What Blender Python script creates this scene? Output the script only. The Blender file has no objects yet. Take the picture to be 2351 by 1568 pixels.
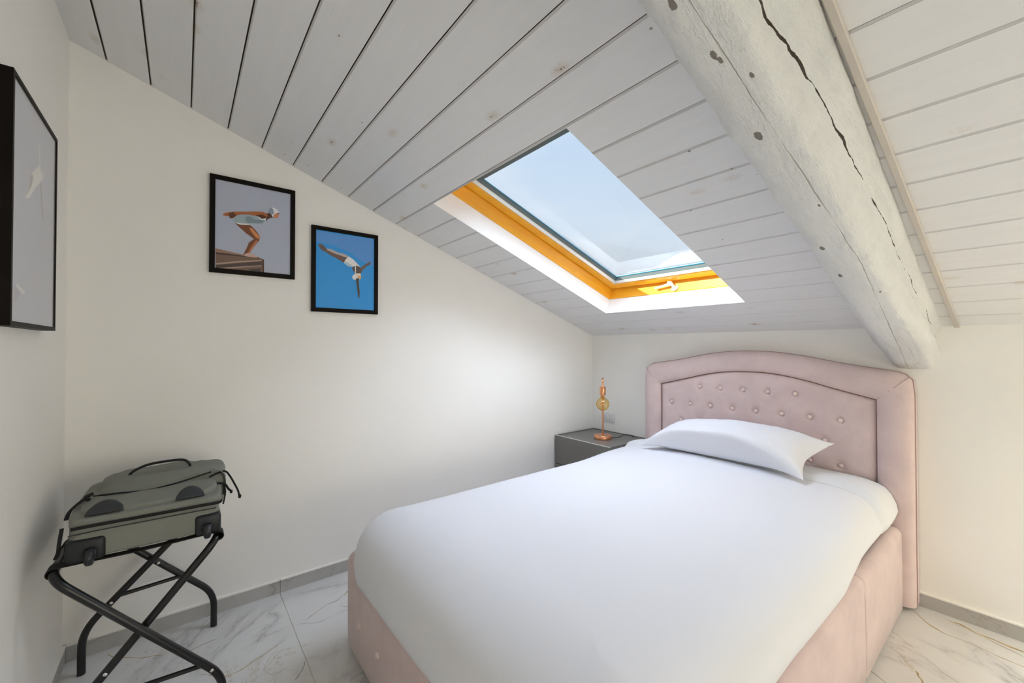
import bpy, bmesh, math, random
from math import sin, cos, pi, sqrt, atan2, radians
from mathutils import Vector, Matrix, noise

scn = bpy.context.scene
COL = scn.collection

# ------------------------------------------------------------------ camera
W_PX, H_PX, F_PX = 2351.0, 1568.0, 953.23
YAW, PITCH, ROLL = 0.90046, 0.012, -0.00052
CAM = Vector((2.40418, -2.79931, 1.25))
cam_data = bpy.data.cameras.new('camera')
cam = bpy.data.objects.new('camera', cam_data)
COL.objects.link(cam)
cam_data.sensor_fit = 'HORIZONTAL'
cam_data.sensor_width = 36.0
cam_data.lens = 36.0 * F_PX / W_PX
cam_data.clip_start = 0.02
FWD = Vector((-sin(YAW) * cos(PITCH), cos(YAW) * cos(PITCH), sin(PITCH)))
_r = Vector((cos(YAW), sin(YAW), 0))
_u = _r.cross(FWD)
RGT = _r * cos(ROLL) + _u * sin(ROLL)
UPV = -_r * sin(ROLL) + _u * cos(ROLL)
cam.matrix_world = Matrix(((RGT.x, UPV.x, -FWD.x, CAM.x), (RGT.y, UPV.y, -FWD.y, CAM.y),
                           (RGT.z, UPV.z, -FWD.z, CAM.z), (0, 0, 0, 1)))
scn.camera = cam

# ------------------------------------------------------------------ colour management
scn.view_settings.view_transform = 'Standard'
scn.view_settings.look = 'None'
scn.view_settings.gamma = 1.0
scn.view_settings.exposure = 0.93
scn.view_settings.use_curve_mapping = False
scn.cycles.max_bounces = 14
scn.cycles.diffuse_bounces = 8
scn.cycles.glossy_bounces = 6
scn.cycles.transparent_max_bounces = 12
scn.cycles.transmission_bounces = 8
scn.cycles.caustics_reflective = False
scn.cycles.caustics_refractive = False
scn.cycles.sample_clamp_indirect = 6.0
scn.cycles.use_denoising = True

# ------------------------------------------------------------------ roof frame: (u, v, w) = across, up the slope, out of the room
SL, ZC = 0.3603, 1.34383
NN = sqrt(1 + SL * SL)
VV = Vector((0, -1, SL)) / NN
WW = Vector((0, SL, 1)) / NN
MC = Matrix(((1, VV.x, WW.x, 0), (0, VV.y, WW.y, 0), (0, VV.z, WW.z, ZC), (0, 0, 0, 1)))

# ------------------------------------------------------------------ sky
world = bpy.data.worlds.new('sky')
scn.world = world
world.use_nodes = True
nt = world.node_tree
nt.nodes.clear()
wo = nt.nodes.new('ShaderNodeOutputWorld')
bg = nt.nodes.new('ShaderNodeBackground')
tc = nt.nodes.new('ShaderNodeTexCoord')
sep = nt.nodes.new('ShaderNodeSeparateXYZ')
rmp = nt.nodes.new('ShaderNodeValToRGB')
rmp.color_ramp.elements[0].position = 0.0
rmp.color_ramp.elements[0].color = (0.80, 0.86, 0.93, 1)
rmp.color_ramp.elements[1].position = 1.0
rmp.color_ramp.elements[1].color = (0.26, 0.45, 0.80, 1)
for p_, c_ in ((0.22, (0.66, 0.75, 0.86, 1)), (0.40, (0.58, 0.70, 0.86, 1)), (0.62, (0.44, 0.62, 0.86, 1))):
    e_ = rmp.color_ramp.elements.new(p_)
    e_.color = c_
nz = nt.nodes.new('ShaderNodeTexNoise')
nz.inputs['Scale'].default_value = 3.0
nz.inputs['Detail'].default_value = 5.0
mp = nt.nodes.new('ShaderNodeMapping')
mp.inputs['Scale'].default_value = (1, 1, 3.0)
cr = nt.nodes.new('ShaderNodeValToRGB')
cr.color_ramp.elements[0].position = 0.52
cr.color_ramp.elements[1].position = 0.78
mixw = nt.nodes.new('ShaderNodeMix')
mixw.data_type = 'RGBA'
mixw.inputs['B'].default_value = (0.86, 0.90, 0.95, 1)
mm = nt.nodes.new('ShaderNodeMath')
mm.operation = 'MULTIPLY'
mm.inputs[1].default_value = 0.5
L = nt.links.new
L(tc.outputs['Generated'], sep.inputs[0])
L(sep.outputs['Z'], rmp.inputs[0])
L(tc.outputs['Generated'], mp.inputs[0])
L(mp.outputs[0], nz.inputs['Vector'])
L(nz.outputs[0], cr.inputs[0])
L(cr.outputs[0], mm.inputs[0])
L(mm.outputs[0], mixw.inputs['Factor'])
L(rmp.outputs[0], mixw.inputs['A'])
L(mixw.outputs['Result'], bg.inputs['Color'])
L(bg.outputs[0], wo.inputs[0])
bg.inputs['Strength'].default_value = 0.56

# ------------------------------------------------------------------ sun, daylight through the openings, assumed room lights
def sun_light(name, travel, strength, color, angle):
    d = bpy.data.lights.new(name, 'SUN')
    d.energy = strength
    d.color = color
    d.angle = angle
    o = bpy.data.objects.new(name, d)
    COL.objects.link(o)
    o.rotation_euler = Vector(travel).to_track_quat('-Z', 'Y').to_euler()
    return o

def area_light(name, loc, aim, sx, sy, power, color):
    d = bpy.data.lights.new(name, 'AREA')
    d.shape = 'RECTANGLE'
    d.size, d.size_y = sx, sy
    d.energy = power
    d.color = color
    o = bpy.data.objects.new(name, d)
    COL.objects.link(o)
    o.location = loc
    o.rotation_euler = (Vector(aim) - Vector(loc)).to_track_quat('-Z', 'Y').to_euler()
    return o

_tr = Vector((0.28, 0, 0)) - VV - 0.15 * WW
sun_light('sun', _tr, 9.0, (1.0, 0.93, 0.82), radians(0.6))
# added boost to the bright blue sky's broad glow, falling through the roof windows
sun_light('sky_glow', (0.04, 0.22, -1.0), 11.0, (0.80, 0.87, 1.0), radians(130))
ROOM_X = 4.3
YN = -3.165
# added fill light at an assumed glazed side, out of view right
area_light('assumed_window_fill', (ROOM_X - 0.06, -1.35, 0.84), (0.0, -1.35, 0.84), 2.3, 1.0, 11.6, (1.0, 0.92, 0.72))
# assumed wall lamp, out of view, added to brighten bed wall and ceiling
_l = bpy.data.lights.new('assumed_lamp_bulb', 'POINT')
_l.energy = 9
_l.color = (1.0, 0.90, 0.66)
_l.shadow_soft_size = 0.05
_lo = bpy.data.objects.new('assumed_lamp_bulb', _l)
COL.objects.link(_lo)
_lo.location = (3.0, -0.13, 1.0)

# ------------------------------------------------------------------ materials
def srgb(r, g, b):
    def f(c):
        c /= 255.0
        return c / 12.92 if c <= 0.04045 else ((c + 0.055) / 1.055) ** 2.4
    return (f(r), f(g), f(b), 1)

class NT:
    def __init__(self, name):
        self.m = bpy.data.materials.new(name)
        self.m.use_nodes = True
        self.t = self.m.node_tree
        self.b = self.t.nodes['Principled BSDF']
        self.out = self.t.nodes['Material Output']
    def n(self, typ, **kw):
        nd = self.t.nodes.new('ShaderNode' + typ)
        for k, v in kw.items():
            setattr(nd, k, v)
        return nd
    def l(self, a, b):
        self.t.links.new(a, b)
    def coord(self, scale=(1, 1, 1), loc=(0, 0, 0), rot=(0, 0, 0)):
        t = self.n('TexCoord')
        m = self.n('Mapping')
        m.inputs['Scale'].default_value = scale
        m.inputs['Location'].default_value = loc
        m.inputs['Rotation'].default_value = rot
        self.l(t.outputs['Object'], m.inputs[0])
        return m.outputs[0]
    def noise(self, vec, scale, detail=4, rough=0.5, dist=0.0):
        n = self.n('TexNoise')
        self.l(vec, n.inputs['Vector'])
        n.inputs['Scale'].default_value = scale
        n.inputs['Detail'].default_value = detail
        n.inputs['Roughness'].default_value = rough
        n.inputs['Distortion'].default_value = dist
        return n.outputs[0]
    def ramp(self, fac, stops):
        r = self.n('ValToRGB')
        self.l(fac, r.inputs[0])
        el = r.color_ramp.elements
        el[0].position, el[0].color = stops[0]
        el[1].position, el[1].color = stops[-1]
        for p, c in stops[1:-1]:
            e = el.new(p)
            e.color = c
        return r.outputs[0]
    def math(self, op, a, b=None, clamp=False):
        n = self.n('Math', operation=op, use_clamp=clamp)
        for i, v in enumerate((a, b)):
            if v is None:
                continue
            if isinstance(v, (int, float)):
                n.inputs[i].default_value = v
            else:
                self.l(v, n.inputs[i])
        return n.outputs[0]
    def mix(self, fac, a, b):
        n = self.n('Mix', data_type='RGBA')
        for k, v in (('Factor', fac), ('A', a), ('B', b)):
            s = n.inputs[k] if k != 'Factor' else n.inputs['Factor']
            if k == 'A': s = n.inputs[6]
            if k == 'B': s = n.inputs[7]
            if isinstance(v, (int, float)):
                s.default_value = v
            elif isinstance(v, tuple):
                s.default_value = v
            else:
                self.l(v, s)
        return n.outputs[2]
    def bump(self, h, strength, dist=0.01):
        n = self.n('Bump')
        n.inputs['Strength'].default_value = strength
        n.inputs['Distance'].default_value = dist
        self.l(h, n.inputs['Height'])
        self.l(n.outputs[0], self.b.inputs['Normal'])
        return n

def basic(name, col, rough=0.6, metal=0.0, spec=0.5, sheen=0.0, noise_amt=0.0, nscale=8.0, bump=0.0, bscale=200.0, coat=0.0):
    k = NT(name)
    b = k.b
    b.inputs['Roughness'].default_value = rough
    b.inputs['Metallic'].default_value = metal
    b.inputs['Specular IOR Level'].default_value = spec
    b.inputs['Sheen Weight'].default_value = sheen
    b.inputs['Coat Weight'].default_value = coat
    v = k.coord()
    n = k.noise(v, nscale, 4)
    lo = tuple(c * (1 - noise_amt) for c in col[:3]) + (1,)
    hi = tuple(min(1, c * (1 + noise_amt)) for c in col[:3]) + (1,)
    k.l(k.ramp(n, [(0.3, lo), (0.7, hi)]), b.inputs['Base Color'])
    if bump:
        k.bump(k.noise(v, bscale, 3), bump, 0.002)
    return k.m

M = {}
M['wall'] = basic('wall_paint', (0.875, 0.862, 0.825, 1), 0.75, spec=0.25, noise_amt=0.01, nscale=3, bump=0.05, bscale=120)

def ceiling_paint():
    k = NT('white_painted_boards')
    b = k.b
    b.inputs['Roughness'].default_value = 0.42
    b.inputs['Specular IOR Level'].default_value = 0.35
    v = k.coord()
    streak = k.noise(k.coord(scale=(1.2, 14, 6)), 2.2, 5, 0.6)
    base = k.ramp(streak, [(0.3, (0.725, 0.725, 0.735, 1)), (0.7, (0.755, 0.755, 0.765, 1))])
    # knots: sparse cells, elongated along the board
    def knots(scale, locv, thr, r0, r1):
        vec = k.coord(scale=scale, loc=locv)
        vo = k.n('TexVoronoi', feature='F1')
        vo.inputs['Scale'].default_value = 1.0
        k.l(vec, vo.inputs['Vector'])
        sepc = k.n('SeparateColor')
        k.l(vo.outputs['Color'], sepc.inputs[0])
        keep = k.math('GREATER_THAN', sepc.outputs[0], thr)
        wob = k.noise(v, 90, 3)
        d = k.math('ADD', vo.outputs['Distance'], k.math('MULTIPLY', k.math('SUBTRACT', wob, 0.5), r1 * 1.1))
        inner = k.math('MULTIPLY', k.math('LESS_THAN', d, r0), keep)
        mr = k.n('MapRange', clamp=True)
        mr.inputs['From Min'].default_value = r1
        mr.inputs['From Max'].default_value = r0
        k.l(d, mr.inputs['Value'])
        halo = k.math('MULTIPLY', mr.outputs[0], keep)
        return inner, halo
    i1, h1 = knots((4.0, 8.0, 1.0), (0.31, 0.13, 0.0), 0.12, 0.040, 0.18)
    i2, h2 = knots((6.5, 11.0, 1.0), (3.7, 1.9, 2.0), 0.2, 0.030, 0.06)
    c = k.mix(k.math('MULTIPLY', h1, 0.52), base, (0.52, 0.42, 0.29, 1))
    c = k.mix(k.math('MULTIPLY', h2, 0.30), c, (0.45, 0.38, 0.29, 1))
    spot = k.math('MULTIPLY', i1, k.math('GREATER_THAN', k.noise(v, 120, 2), 0.47))
    c = k.mix(k.math('MULTIPLY', spot, 0.75), c, (0.10, 0.065, 0.04, 1))
    c = k.mix(k.math('MULTIPLY', i2, 0.7), c, (0.14, 0.09, 0.06, 1))
    k.l(c, b.inputs['Base Color'])
    h = k.math('ADD', k.noise(k.coord(scale=(2, 30, 10)), 6, 5), k.math('MULTIPLY', k.math('ADD', i1, i2), -0.6))
    k.bump(h, 0.12, 0.003)
    return k.m
M['boards'] = ceiling_paint()

def groove_mat():
    k = NT('board_joint')
    k.b.inputs['Roughness'].default_value = 0.8
    n = k.noise(k.coord(scale=(.8, 6.7, 1)), 1.6, 3)
    k.l(k.ramp(n, [(0.50, (0.040, 0.022, 0.011, 1)), (0.68, (0.15, 0.13, 0.11, 1))]), k.b.inputs['Base Color'])
    return k.m
M['joint'] = groove_mat()
M['reveal'] = basic('reveal_white', (0.93, 0.93, 0.93, 1), 0.5, noise_amt=0.005)
M['black_gap'] = basic('black_gap', (0.02, 0.015, 0.012, 1), 0.9)

def beam_mat():
    k = NT('old_painted_beam')
    b = k.b
    b.inputs['Roughness'].default_value = 0.5
    b.inputs['Specular IOR Level'].default_value = 0.3
    v = k.coord()
    t = k.n('TexCoord')
    s = k.n('SeparateXYZ')
    k.l(t.outputs['Object'], s.inputs[0])
    U_, V_, W_ = s.outputs[0], s.outputs[1], s.outputs[2]
    base = k.ramp(k.noise(k.coord(scale=(6, 1.2, 6)), 3, 5), [(0.3, (0.69, 0.695, 0.69, 1)), (0.7, (0.765, 0.77, 0.76, 1))])
    # chips and dents in the old paint
    chips = k.math('GREATER_THAN', k.noise(v, 34, 5, 0.7), 0.735)
    c = k.mix(k.math('MULTIPLY', chips, 0.35), base, (0.55, 0.47, 0.36, 1))
    wob = k.math('MULTIPLY', k.math('SUBTRACT', k.noise(k.coord(scale=(0, 1, 0)), 7, 5, 0.7), 0.5), 0.022)
    # long crack along the right face: w runs from -0.142 to -0.062
    cf = k.n('FloatCurve')
    pts = [(0.342, -0.062), (0.72, -0.073), (1.014, -0.082), (1.233, -0.088), (1.554, -0.109), (1.705, -0.113), (1.888, -0.130), (1.968, -0.140), (2.3, -0.146)]
    cur = cf.mapping.curves[0]
    def P(v_, w_): return (v_ / 3.0, -w_ * 5)
    cur.points[0].location = P(0, -0.055)
    cur.points[1].location = P(3.0, -0.15)
    for a_, b_ in pts:
        cur.points.new(*P(a_, b_))
    cf.mapping.update()
    k.l(k.math('DIVIDE', V_, 3.0), cf.inputs['Value'])
    wc = k.math('MULTIPLY', cf.outputs[0], -0.2)
    d = k.math('ABSOLUTE', k.math('SUBTRACT', W_, k.math('ADD', wc, k.math('MULTIPLY', wob, 0.4))))
    n1 = k.noise(k.coord(scale=(0, 1, 0), loc=(0, 4.2, 0)), 5.5, 4, 0.7)
    grow = k.math('MULTIPLY', k.math('SUBTRACT', V_, 0.9), 0.0022)
    wid = k.math('ADD', k.math('MULTIPLY', k.math('SUBTRACT', n1, 0.47), 0.022), k.math('MAXIMUM', grow, 0.0))
    crack = k.math('MULTIPLY', k.math('LESS_THAN', d, wid), k.math('GREATER_THAN', U_, 2.06))
    # fine check along the underside
    uc = k.math('ADD', 2.052, k.math('MULTIPLY', k.math('ABSOLUTE', k.math('SUBTRACT', V_, 1.05)), -0.034))
    d2 = k.math('ABSOLUTE', k.math('SUBTRACT', U_, k.math('ADD', uc, k.math('MULTIPLY', wob, 0.35))))
    wid2 = k.math('MULTIPLY', k.math('SUBTRACT', k.noise(k.coord(scale=(0, 1, 0), loc=(0, 9.1, 0)), 4.0, 3, 0.6), 0.34), 0.006)
    crack2 = k.math('MULTIPLY', k.math('LESS_THAN', d2, wid2), k.math('LESS_THAN', W_, -0.165))
    c = k.mix(k.math('MULTIPLY', crack2, 0.6), c, (0.12, 0.09, 0.06, 1))
    c = k.mix(crack, c, (0.035, 0.02, 0.012, 1))
    # worm / nail holes at their places on the underside
    holes = None
    for hu, hv, hr in ((1.988, 2.147, .009), (2.002, 2.01, .0075), (2.008, 1.992, .006), (2.043, 1.923, .005), (1.994, 1.755, .011), (1.977, 1.183, .009), (1.98, 0.984, .008), (2.03, 1.42, .004), (2.06, 0.83, .004)):
        a_ = k.math('MULTIPLY', k.math('SUBTRACT', U_, hu), k.math('SUBTRACT', U_, hu))
        b_ = k.math('MULTIPLY', k.math('SUBTRACT', V_, hv), k.math('SUBTRACT', V_, hv))
        r_ = k.math('SQRT', k.math('ADD', a_, k.math('MULTIPLY', b_, 0.22)))
        r_ = k.math('ADD', r_, k.math('MULTIPLY', k.math('SUBTRACT', k.noise(v, 120, 3), 0.5), 0.006))
        m_ = k.math('LESS_THAN', r_, hr * .72)
        holes = m_ if holes is None else k.math('MAXIMUM', holes, m_)
    hm = k.math('MULTIPLY', holes, k.math('LESS_THAN', W_, -0.15))
    hm = k.math('MULTIPLY', hm, 0.8)
    c = k.mix(hm, c, (0.07, 0.045, 0.025, 1))
    k.l(c, b.inputs['Base Color'])
    h = k.math('ADD', k.noise(k.coord(scale=(5, 1.4, 5)), 9, 6, 0.65), k.math('MULTIPLY', k.math('MAXIMUM', crack, hm), -1.2))
    h = k.math('SUBTRACT', h, k.math('MULTIPLY', chips, 0.5))
    h = k.math('ADD', h, k.math('MULTIPLY', k.noise(v, 55, 5, 0.7), 0.35))
    k.bump(h, 1.0, 0.012)
    return k.m
M['beam'] = beam_mat()
M['trunking'] = basic('trunking', (0.54, 0.495, 0.45, 1), 0.5, noise_amt=0.04)

def marble(name, base, vein, gold, rough, vs=1.0):
    k = NT(name)
    b = k.b
    b.inputs['Roughness'].default_value = rough
    b.inputs['Specular IOR Level'].default_value = 0.5
    v = k.coord(scale=(vs, vs, vs), rot=(0, 0, 0.75))
    st = k.n('Mapping')
    st.inputs['Scale'].default_value = (0.9, 1.7, 1)
    k.l(v, st.inputs[0])
    w = k.noise(st.outputs[0], 1.1, 6, 0.52, 0.7)
    line = k.math('ABSOLUTE', k.math('SUBTRACT', w, 0.5))
    vn = k.ramp(line, [(0.0, (1, 1, 1, 1)), (0.006, (0.38, 0.38, 0.38, 1)), (0.035, (0, 0, 0, 1))])
    gate = k.ramp(k.noise(v, 1.7, 3), [(0.44, (0, 0, 0, 1)), (0.60, (1, 1, 1, 1))])
    cloud = k.ramp(k.noise(st.outputs[0], 1.2, 6, 0.6), [(0.35, base), (0.75, tuple(x * 0.88 for x in base[:3]) + (1,))])
    f = k.math('MULTIPLY', k.math('MULTIPLY', vn, gate), 0.8)
    c = k.mix(f, cloud, vein)
    w2 = k.noise(st.outputs[0], 2.7, 8, 0.65, 1.4)
    l2 = k.math('ABSOLUTE', k.math('SUBTRACT', w2, 0.47))
    v2 = k.ramp(l2, [(0.0, (1, 1, 1, 1)), (0.008, (0, 0, 0, 1))])
    g2 = k.ramp(k.noise(v, 2.6, 2), [(0.54, (0, 0, 0, 1)), (0.64, (1, 1, 1, 1))])
    c = k.mix(k.math('MULTIPLY', k.math('MULTIPLY', v2, g2), 0.6), c, gold)
    k.l(c, b.inputs['Base Color'])
    return k.m
M['marble'] = marble('marble_tile', (0.675, 0.675, 0.665, 1), (0.34, 0.33, 0.34, 1), (0.36, 0.25, 0.11, 1), 0.16)
M['marble_base'] = marble('marble_skirting', (0.47, 0.46, 0.44, 1), (0.25, 0.23, 0.21, 1), (0.30, 0.20, 0.10, 1), 0.35, 1.3)
M['base_top'] = basic('skirting_edge', (0.86, 0.85, 0.80, 1), 0.5)
M['grout'] = basic('grout', (0.80, 0.79, 0.77, 1), 0.8)
M['vein_gold'] = basic('vein_gold', (0.42, 0.31, 0.15, 1), 0.2, noise_amt=0.3, nscale=30)
M['vein_grey'] = basic('vein_grey', (0.33, 0.30, 0.27, 1), 0.2, noise_amt=0.3, nscale=30)
M['vein_soft'] = basic('vein_soft', (0.52, 0.51, 0.52, 1), 0.2, noise_amt=0.2, nscale=20)

def wood_mat():
    k = NT('varnished_pine')
    b = k.b
    b.inputs['Roughness'].default_value = 0.28
    b.inputs['Coat Weight'].default_value = 0.3
    n = k.noise(k.coord(scale=(3, 3, 30)), 3, 4)
    k.l(k.ramp(n, [(0.3, (0.90, 0.40, 0.018, 1)), (0.7, (0.97, 0.49, 0.03, 1))]), b.inputs['Base Color'])
    return k.m
M['pine'] = wood_mat()
M['gasket'] = basic('grey_gasket', (0.10, 0.13, 0.13, 1), 0.5)
M['alu'] = basic('pale_aluminium', (0.62, 0.62, 0.60, 1), 0.35, metal=0.3)
M['teal'] = basic('glass_edge', (0.03, 0.22, 0.34, 1), 0.3)
M['handle'] = basic('window_handle', (0.80, 0.79, 0.74, 1), 0.25, metal=0.35)

def glass_mat(name, tint, refl=1.0):
    k = NT(name)
    k.t.nodes.remove(k.b)
    tr = k.n('BsdfTransparent')
    tr.inputs[0].default_value = tint
    gl = k.n('BsdfGlossy')
    gl.inputs['Roughness'].default_value = 0.02
    gl.inputs['Color'].default_value = (1, 1, 1, 1)
    lw = k.n('LayerWeight')
    lw.inputs['Blend'].default_value = 0.12
    f = k.math('MULTIPLY', lw.outputs['Fresnel'], refl)
    mx = k.n('MixShader')
    k.l(f, mx.inputs[0])
    k.l(tr.outputs[0], mx.inputs[1])
    k.l(gl.outputs[0], mx.inputs[2])
    k.l(mx.outputs[0], k.out.inputs[0])
    return k.m
M['glass'] = glass_mat('window_glass', (0.97, 0.985, 0.99, 1), 0.35)
M['pic_glass'] = glass_mat('picture_glass', (0.98, 0.98, 0.98, 1), 0.45)

def velvet(name, c1, c2):
    k = NT(name)
    b = k.b
    b.inputs['Roughness'].default_value = 0.85
    b.inputs['Specular IOR Level'].default_value = 0.2
    b.inputs['Sheen Weight'].default_value = 0.35
    b.inputs['Sheen Roughness'].default_value = 0.4
    n = k.noise(k.coord(), 7, 5, 0.6, 0.4)
    k.l(k.ramp(n, [(0.35, c1), (0.65, c2)]), b.inputs['Base Color'])
    k.bump(k.noise(k.coord(), 500, 2), 0.15, 0.001)
    return k.m
M['velvet'] = velvet('blush_velvet', (0.60, 0.475, 0.465, 1), (0.675, 0.54, 0.525, 1))
M['button'] = basic('blush_button', (0.74, 0.60, 0.57, 1), 0.5, sheen=0.3)
M['seam'] = basic('dark_seam', (0.20, 0.11, 0.10, 1), 0.9)
M['seam_soft'] = basic('velvet_stitching', (0.46, 0.33, 0.31, 1), 0.9)

def linen(name, c, b1=0.25):
    k = NT(name)
    b = k.b
    b.inputs['Roughness'].default_value = 0.9
    b.inputs['Specular IOR Level'].default_value = 0.1
    b.inputs['Sheen Weight'].default_value = 0.15
    b.inputs['Base Color'].default_value = c
    h = k.math('ADD', k.noise(k.coord(scale=(1, 1, 1)), 5, 4, 0.5, 0.6), k.math('MULTIPLY', k.noise(k.coord(), 40, 4, 0.5, 0.3), 0.12))
    k.bump(h, b1, 0.02)
    return k.m
M['cotton'] = linen('white_cotton', (0.745, 0.755, 0.80, 1), 0.10)
M['cotton2'] = linen('white_sheet', (0.745, 0.755, 0.785, 1), 0.16)
M['copper'] = basic('brushed_copper', (0.80, 0.37, 0.19, 1), 0.24, metal=0.95, noise_amt=0.05)
M['grey_lacquer'] = basic('grey_lacquer', (0.165, 0.158, 0.148, 1), 0.35, spec=0.5, noise_amt=0.02)
M['pale_edge'] = basic('pale_edge', (0.72, 0.70, 0.66, 1), 0.4)
M['black_cable'] = basic('black_cable', (0.012, 0.012, 0.012, 1), 0.5)
M['plastic_white'] = basic('white_plastic', (0.78, 0.78, 0.77, 1), 0.35)
M['plastic_grey'] = basic('grey_plastic', (0.22, 0.22, 0.22, 1), 0.4)
M['frame_black'] = basic('black_frame', (0.006, 0.004, 0.003, 1), 0.5, spec=0.12, noise_amt=0.2)
M['tube'] = basic('black_steel', (0.007, 0.0075, 0.009, 1), 0.30, spec=0.5)
M['webbing'] = basic('black_webbing', (0.006, 0.006, 0.007, 1), 0.85, bump=0.4, bscale=300)
M['rivet'] = basic('steel_rivet', (0.7, 0.7, 0.7, 1), 0.25, metal=0.9)
M['canvas'] = basic('olive_canvas', (0.20, 0.208, 0.182, 1), 0.8, noise_amt=0.10, nscale=5, bump=0.35, bscale=260)
M['canvas_dk'] = basic('dark_patch', (0.030, 0.034, 0.040, 1), 0.75, bump=0.3, bscale=260)
M['rubber'] = basic('black_moulding', (0.008, 0.010, 0.014, 1), 0.42)
M['wheel'] = basic('rubber_wheel', (0.012, 0.014, 0.018, 1), 0.35)

def amber():
    k = NT('amber_glass')
    k.t.nodes.remove(k.b)
    tr = k.n('BsdfTransparent')
    lw = k.n('LayerWeight')
    lw.inputs['Blend'].default_value = 0.45
    tint = k.ramp(lw.outputs['Facing'], [(0.0, (0.985, 0.92, 0.70, 1)), (0.6, (0.95, 0.82, 0.48, 1)), (1.0, (0.72, 0.52, 0.16, 1))])
    k.l(tint, tr.inputs[0])
    gl = k.n('BsdfGlossy')
    gl.inputs['Roughness'].default_value = 0.05
    gl.inputs['Color'].default_value = (1, 0.9, 0.7, 1)
    mx = k.n('MixShader')
    k.l(k.math('ADD', k.math('MULTIPLY', lw.outputs['Fresnel'], 0.35), 0.06), mx.inputs[0])
    k.l(tr.outputs[0], mx.inputs[1])
    k.l(gl.outputs[0], mx.inputs[2])
    k.l(mx.outputs[0], k.out.inputs[0])
    return k.m
M['amber'] = amber()
M['filament'] = basic('filament', (0.85, 0.35, 0.05, 1), 0.4, metal=0.3)
_flat = {}
def flat(r, g, b, rough=0.5):
    key = (r, g, b)
    if key not in _flat:
        m = NT('print_ink')
        m.b.inputs['Base Color'].default_value = tuple(min(.95, c * 1.4) for c in srgb(r, g, b)[:3]) + (1,)
        m.b.inputs['Roughness'].default_value = rough
        _flat[key] = m.m
    return _flat[key]

def print_bg(name, top, bot, z0, z1):
    k = NT(name)
    t = k.n('TexCoord')
    s = k.n('SeparateXYZ')
    k.l(t.outputs['Object'], s.inputs[0])
    mr = k.n('MapRange', clamp=True)
    mr.inputs['From Min'].default_value = z0
    mr.inputs['From Max'].default_value = z1
    k.l(s.outputs[2], mr.inputs['Value'])
    f = k.math('ADD', mr.outputs[0], k.math('MULTIPLY', k.math('SUBTRACT', k.noise(k.coord(scale=(1, 2, 5)), 3.0, 4), 0.5), 0.5), True)
    bot, top = (tuple(min(.95, c * 1.4) for c in q[:3]) + (1,) for q in (bot, top))
    k.l(k.mix(f, bot, top), k.b.inputs['Base Color'])
    k.b.inputs['Roughness'].default_value = 0.5
    return k.m

# ------------------------------------------------------------------ object helpers
ORG = {}
def props(o, label=None, cat=None, group=None, kind=None):
    if label: o['label'] = label
    if cat: o['category'] = cat
    if group: o['group'] = group
    if kind: o['kind'] = kind
    return o

def thing(name, label, cat, loc, group=None, kind=None):
    o = bpy.data.objects.new(name, None)
    o.empty_display_size = 0.05
    COL.objects.link(o)
    o.location = loc
    ORG[o] = Vector(loc)
    props(o, label, cat, group, kind)
    return o

def obj(name, bm, mats, parent=None, smooth=True, loc=None, matrix=None, angle=40):
    """world-space bmesh -> one mesh object; children are stored relative to their thing"""
    me = bpy.data.meshes.new(name)
    if parent is not None:
        o0 = ORG[parent]
    elif loc is not None:
        o0 = Vector(loc)
    else:
        o0 = Vector((0, 0, 0))
    bmesh.ops.recalc_face_normals(bm, faces=bm.faces)
    if o0.length > 0:
        bmesh.ops.translate(bm, verts=bm.verts, vec=-o0)
    if smooth:
        for f in bm.faces: f.smooth = True
        for e in bm.edges:
            if len(e.link_faces) == 2 and e.calc_face_angle(0) > radians(angle):
                e.smooth = False
    bm.to_mesh(me)
    bm.free()
    if not isinstance(mats, (list, tuple)): mats = [mats]
    for m in mats: me.materials.append(m)
    o = bpy.data.objects.new(name, me)
    COL.objects.link(o)
    if parent is not None:
        o.parent = parent
        ORG[o] = o0
    else:
        o.location = o0
        ORG[o] = o0
    if matrix is not None:
        o.matrix_world = matrix
    return o

def BM(): return bmesh.new()

def box(bm, x0, x1, y0, y1, z0, z1, bev=0.0, seg=2, mi=0):
    vs = [bm.verts.new((x, y, z)) for x in (x0, x1) for y in (y0, y1) for z in (z0, z1)]
    fs = [(0, 1, 3, 2), (4, 6, 7, 5), (0, 4, 5, 1), (2, 3, 7, 6), (0, 2, 6, 4), (1, 5, 7, 3)]
    F = [bm.faces.new([vs[i] for i in f]) for f in fs]
    for f in F: f.material_index = mi
    if bev > 0:
        ed = list({e for f in F for e in f.edges})
        r = bmesh.ops.bevel(bm, geom=ed, offset=bev, segments=seg, profile=0.5, affect='EDGES', clamp_overlap=True)
        for f in r['faces']: f.material_index = mi
    return vs

def quad(bm, a, b, c, d, mi=0):
    f = bm.faces.new([bm.verts.new(p) for p in (a, b, c, d)])
    f.material_index = mi
    return f

def poly(bm, pts, mi=0):
    f = bm.faces.new([bm.verts.new(p) for p in pts])
    f.material_index = mi
    return f

def smooth_path(pts, n=6, closed=False):
    """Catmull-Rom"""
    P = [Vector(p) for p in pts]
    out = []
    for i in range(len(P) - 1):
        p0 = P[max(i - 1, 0)]; p1 = P[i]; p2 = P[i + 1]; p3 = P[min(i + 2, len(P) - 1)]
        for k in range(n):
            t = k / n
            out.append(0.5 * ((2 * p1) + (-p0 + p2) * t + (2 * p0 - 5 * p1 + 4 * p2 - p3) * t * t + (-p0 + 3 * p1 - 3 * p2 + p3) * t ** 3))
    out.append(P[-1])
    return out

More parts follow.
